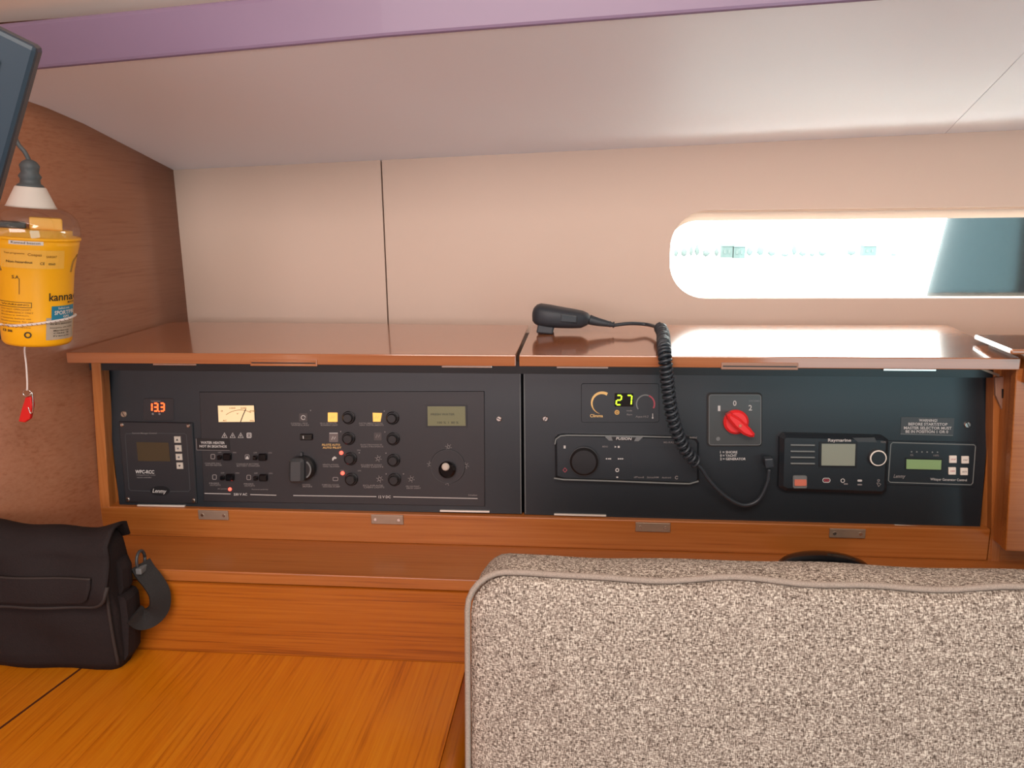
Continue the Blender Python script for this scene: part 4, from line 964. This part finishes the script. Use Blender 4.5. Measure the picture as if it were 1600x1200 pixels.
# strap with ring and slider on the side
xr = .014
tube('strap_ring', [(xr, .046 + .010 * math.cos(R(a)), BH * .735 + .012 * math.sin(R(a))) for a in range(0, 361, 24)], .0022, 'dark_grey', bag, 6, 1)
def ribbon(name, pts, w, m, par, th=.0025):
    p = smooth_path(pts, 8); v = []; f = []; n = len(p)
    for i in range(n):
        t_ = (p[min(i + 1, n - 1)] - p[max(i - 1, 0)]).normalized(); nn = Vector((.75, -.6, .3)); nn = (nn - t_ * nn.dot(t_)).normalized(); wv = t_.cross(nn)
        for a, b_ in ((-1, -1), (1, -1), (1, 1), (-1, 1)): v.append(p[i] + wv * (a * w / 2) + nn * (b_ * th / 2))
    for i in range(n - 1):
        for k in range(4): f.append((4 * i + k, 4 * i + (k + 1) % 4, 4 * i + 4 + (k + 1) % 4, 4 * i + 4 + k))
    f += [(0, 3, 2, 1), tuple(4 * (n - 1) + k for k in range(4))]
    return mo(name, v, f, m, par, False)
st = ribbon('shoulder_strap', [(xr, .044, BH * .71), (xr + .006, .043, BH * .65), (xr + .017, .040, BH * .58), (xr + .026, .036, BH * .50), (xr + .026, .032, BH * .41), (xr + .017, .028, BH * .35), (xr + .006, .022, BH * .34), (xr + .001, .016, BH * .40)], .026, 'webbing', bag, .004)
v, f = box_vf(xr - .001, xr + .007, .032, .060, BH * .655, BH * .70); bev(mo('strap_slider', v, f, 'mid_grey', bag), .0015)

# ------------------------------------------------------------------ grey settee backrest cushion in front of the cabinet
YC = .62
ctl = atY(737, 904, YC)
cx0 = atY(735, 1010, YC).x; ctop = (atY(800, 903, YC).z + atY(1500, 916, YC).z) / 2
CW = .78; CH = .44; CT = .115; TILT = R(7)
cu = tag(empty('backrest_cushion', (cx0 + CW / 2, YC - .02, ctop - CH - .004)), 'grey woven backrest cushion with piped edges in front of the cabinet', 'cushion')
CTM = Matrix.Rotation(-TILT, 3, 'X')
org = Vector((cx0, YC, ctop))
def cpt(x, z, y):   # x from left edge, z down from top edge (negative), y into depth
    p = CTM @ Vector((0, y, z)); return org + Vector((x, p.y, p.z)) - cu.location
def crow(ins, y, r, wav=0, k=0):
    pts = rr2(ins, CW - ins, -CH + ins, -ins, max(.004, r - ins), 6); dense = []
    for a, b_ in zip(pts, pts[1:] + pts[:1]):
        n = max(1, round(math.hypot(b_[0] - a[0], b_[1] - a[1]) / .018))
        for q in range(n): dense.append((a[0] + (b_[0] - a[0]) * q / n, a[1] + (b_[1] - a[1]) * q / n))
    out = []
    for x, z in dense:
        tp = max(0, 1 - abs(z) / .05)
        w_ = wav * tp * (.004 * math.sin(x * 24 + 1.2) + .003 * math.sin(x * 55)) * min(1, x / .12) 
        out.append((x, z + w_, y + wav * tp * .003 * math.sin(x * 31)))
    return out
NR = len(crow(0, 0, .034))
def resamp(ring, n):
    P = [Vector(p) for p in ring]; P.append(P[0]); L2 = [0]
    for a, b_ in zip(P, P[1:]): L2.append(L2[-1] + (b_ - a).length)
    out = []; j = 0
    for i in range(n):
        s_ = L2[-1] * i / n
        while L2[j + 1] < s_: j += 1
        out.append(P[j].lerp(P[j + 1], (s_ - L2[j]) / max(1e-9, L2[j + 1] - L2[j])))
    return out
def scaled(ins, y, wav): return [Vector(p) for p in crow(ins, y, .034, wav)]
baseR = crow(0, 0, .034, 0); cen = Vector((CW / 2, -CH / 2))
def ring_ins(d, y, wav=0, top=0, lump=0):
    out = []
    for x, z, _ in baseR:
        fx = 1 - d / (CW / 2); fz = 1 - d / (CH / 2)
        X = cen.x + (x - cen.x) * fx; Zz = cen.y + (z - cen.y) * fz
        tp = max(0, 1 - abs(Zz) / .06)
        w_ = tp * (wav * (.0022 * math.sin(X * 30 + .4) + .0014 * math.sin(X * 57 + 1)) * min(1, max(0, X - .02) / .1) + top * min(1, max(0, X - .01) / .05) + lump * (.0035 * math.sin(X * 21 + 2) + .003 * math.sin(X * 44)))
        out.append(cpt(X, Zz + w_, y + tp * wav * .002 * math.sin(X * 40)))
    return out
rings = []
for d in (.2, .15, .10, .06, .035, .018, .008): rings.append(ring_ins(d, -.018 * (1 - math.exp(-d / .05)) - .002, .6 if d < .03 else 0))
rings.append(ring_ins(.002, .0, 1)); rings.append(ring_ins(.0025, .003, 1))
for d, y, tp_ in ((.002, .008, .001), (.0005, .02, .0022), (.0, .035, .0036), (.0, .05, .003), (.001, .065, -.003), (.003, .085, -.013), (.008, .10, -.022), (.018, .112, -.03)): rings.append(ring_ins(d, y, .4 if y < .02 else 0, tp_, .25))
rings.append(ring_ins(.05, CT, 0)); rings.append(ring_ins(.2, CT + .004, 0))
loft('cushion_cover', rings, 'fabric', cu)
pip = [p for p in ring_ins(-.0012, .0005, 1)]; pip.append(pip[0])
tube('piping', pip, .0028, 'fabric_pipe', cu, 7, 1)
# settee under it
seat = tag(empty('settee', (cx0 + CW / 2, .55, -1.35)), 'low settee base carrying the grey backrest cushion', 'settee')
zb = min((o_ @ Vector((0, 0, 0))).z for o_ in [Matrix.Identity(3)]) + ctop - CH * math.cos(TILT) - .012
box('seat_base', cx0 + .03, cx0 + CW + .3, .38, .80, -1.35, zb, 'board_wood', seat)

# flat black case lying on the ledge
k0 = atY(1221, 885, .955); k1 = atY(1357, 885, .955)
fc = tag(empty('black_case', ((k0.x + k1.x) / 2, .957, Z_RB)), 'flat black oval case lying on the ledge behind the cushion', 'case')
hw = (k1.x - k0.x) / 2 * 1.05; hz = max(.008, atY(1285, 869, .955).z - Z_RB)
rings = []
for q, s_ in ((0, .97), (.25, 1), (.45, .98), (.62, .9), (.8, .72), (.93, .45), (1, .12)):
    rings.append([(hw * s_ * math.cos(2 * math.pi * k / 40), .036 * s_ * math.sin(2 * math.pi * k / 40), hz * q) for k in range(40)])
loft('case_shell', rings, 'black_gloss', fc)
tube('case_zip', [(hw * 1.003 * math.cos(2 * math.pi * k / 40), .0362 * math.sin(2 * math.pi * k / 40), hz * .3) for k in range(41)], .0012, 'dark_grey', fc, 6, 1)

# ------------------------------------------------------------------ outside the window
FD = 200
WSL = (-1.2 - atY(1240, 405, FD).z) / (FD - 1.9)      # the boat lies slightly heeled, so the water slopes in the cabin's frame
wt = tag(mo('harbour_water', [(-500, 1.9, -1.2), (500, 1.9, -1.2), (500, 420, -1.2 - 418.1 * WSL), (-500, 420, -1.2 - 418.1 * WSL)], [(0, 1, 2, 3)], 'water'), 'pale glaring harbour water outside the window', 'water', kind='structure')
YFd = 1.95
fl_ = atY(1412, 400, YFd); fr_ = atY(1668, 400, YFd); rF = (fr_.x - fl_.x) / 2
fd = tag(empty('boat_fender', ((fl_.x + fr_.x) / 2, YFd + .02, -.75)), 'dark grey blue boat fender hanging outside the window', 'fender'); fd.rotation_euler = (0, R(9), 0)
lathe('fender_body', [(.05, 0), (rF * .7, .03), (rF * .95, .10), (rF, .2), (rF, .62), (rF * 1.0, .80), (rF * .97, .95), (rF * .7, 1.08), (.06, 1.14)], 'fender', fd, 48)
lathe('fender_eye', [(.05, 1.13), (.05, 1.2), (.03, 1.22)], 'fender', fd, 20)
tube('fender_rope', [(0, 0, 1.2), (0, -.1, 1.45), (0, -.3, 1.7)], .009, 'cord', fd, 8, 4)
random.seed(3)
def far(x0, x1, y0, y1, kind, label, D=200):
    a = atY(x0, y0, D); b_ = atY(x1, y1, D); zz0 = b_.z
    if kind == 'house':
        r = tag(empty('harbour_house', ((a.x + b_.x) / 2, D, zz0)), label, 'building', 'houses across the harbour')
        w = b_.x - a.x; h = a.z - zz0
        v, f = box_vf(-w / 2, w / 2, 0, w * .8, 0, h * .8); mo('house_wall', v, f, 'far_teal', r)
        v = [(-w * .54, -.3, h * .8), (w * .54, -.3, h * .8), (w * .54, w * .85, h * .8), (-w * .54, w * .85, h * .8), (-w * .5, w * .4, h), (w * .5, w * .4, h)]
        mo('house_roof', v, [(0, 1, 5, 4), (2, 3, 4, 5), (0, 4, 3), (1, 2, 5), (3, 2, 1, 0)], 'far_teal', r)
        for i in range(2):
            v, f = box_vf(-w * .3 + i * w * .4, -w * .12 + i * w * .4, -.15, .0, h * .3, h * .55); mo('window', v, f, 'far_green', r)
    else:
        r = tag(empty('shore_tree', ((a.x + b_.x) / 2, D, zz0)), label, 'tree', 'trees across the harbour')
        w = b_.x - a.x; h = a.z - zz0
        tube('trunk', [(0, 0, 0), (0, 0, h * .4)], w * .05, 'far_green', r, 6, 1)
        rings = [[(w / 2 * s_ * (.8 + .2 * math.sin(k * 2.3 + x0 + q * 9)) * math.cos(2 * math.pi * k / 10), w / 2 * s_ * math.sin(2 * math.pi * k / 10), h * (.2 + .8 * q)) for k in range(10)] for q, s_ in ((0, .3), (.2, .85), (.45, 1), (.7, .8), (.9, .45), (1, .1))]
        loft('crown', rings, 'far_green', r)
far(1128, 1144.4, 380, 403, 'house', 'pale teal house of the neighbouring pair across the harbour')
far(1147, 1164, 381, 404, 'house', 'pale teal house of the neighbouring pair across the harbour')
far(1350, 1369, 381, 400, 'house', 'lone pale teal house across the harbour near the fender')
x = 1052
while x < 1400:
    w = random.uniform(6, 15); h = random.uniform(7, 22) * (1 if x < 1260 else .7)
    if not (1124 < x + w / 2 < 1166 or 1340 < x + w / 2 < 1380 or (1262 < x < 1330 and random.random() < .5)):
        far(x, x + w, 404 - (x - 1050) * .008 - h, 404 - (x - 1050) * .008, 'tree', 'pale hazy tree in the row along the far shore')
    x += w * random.uniform(1.2, 1.6)
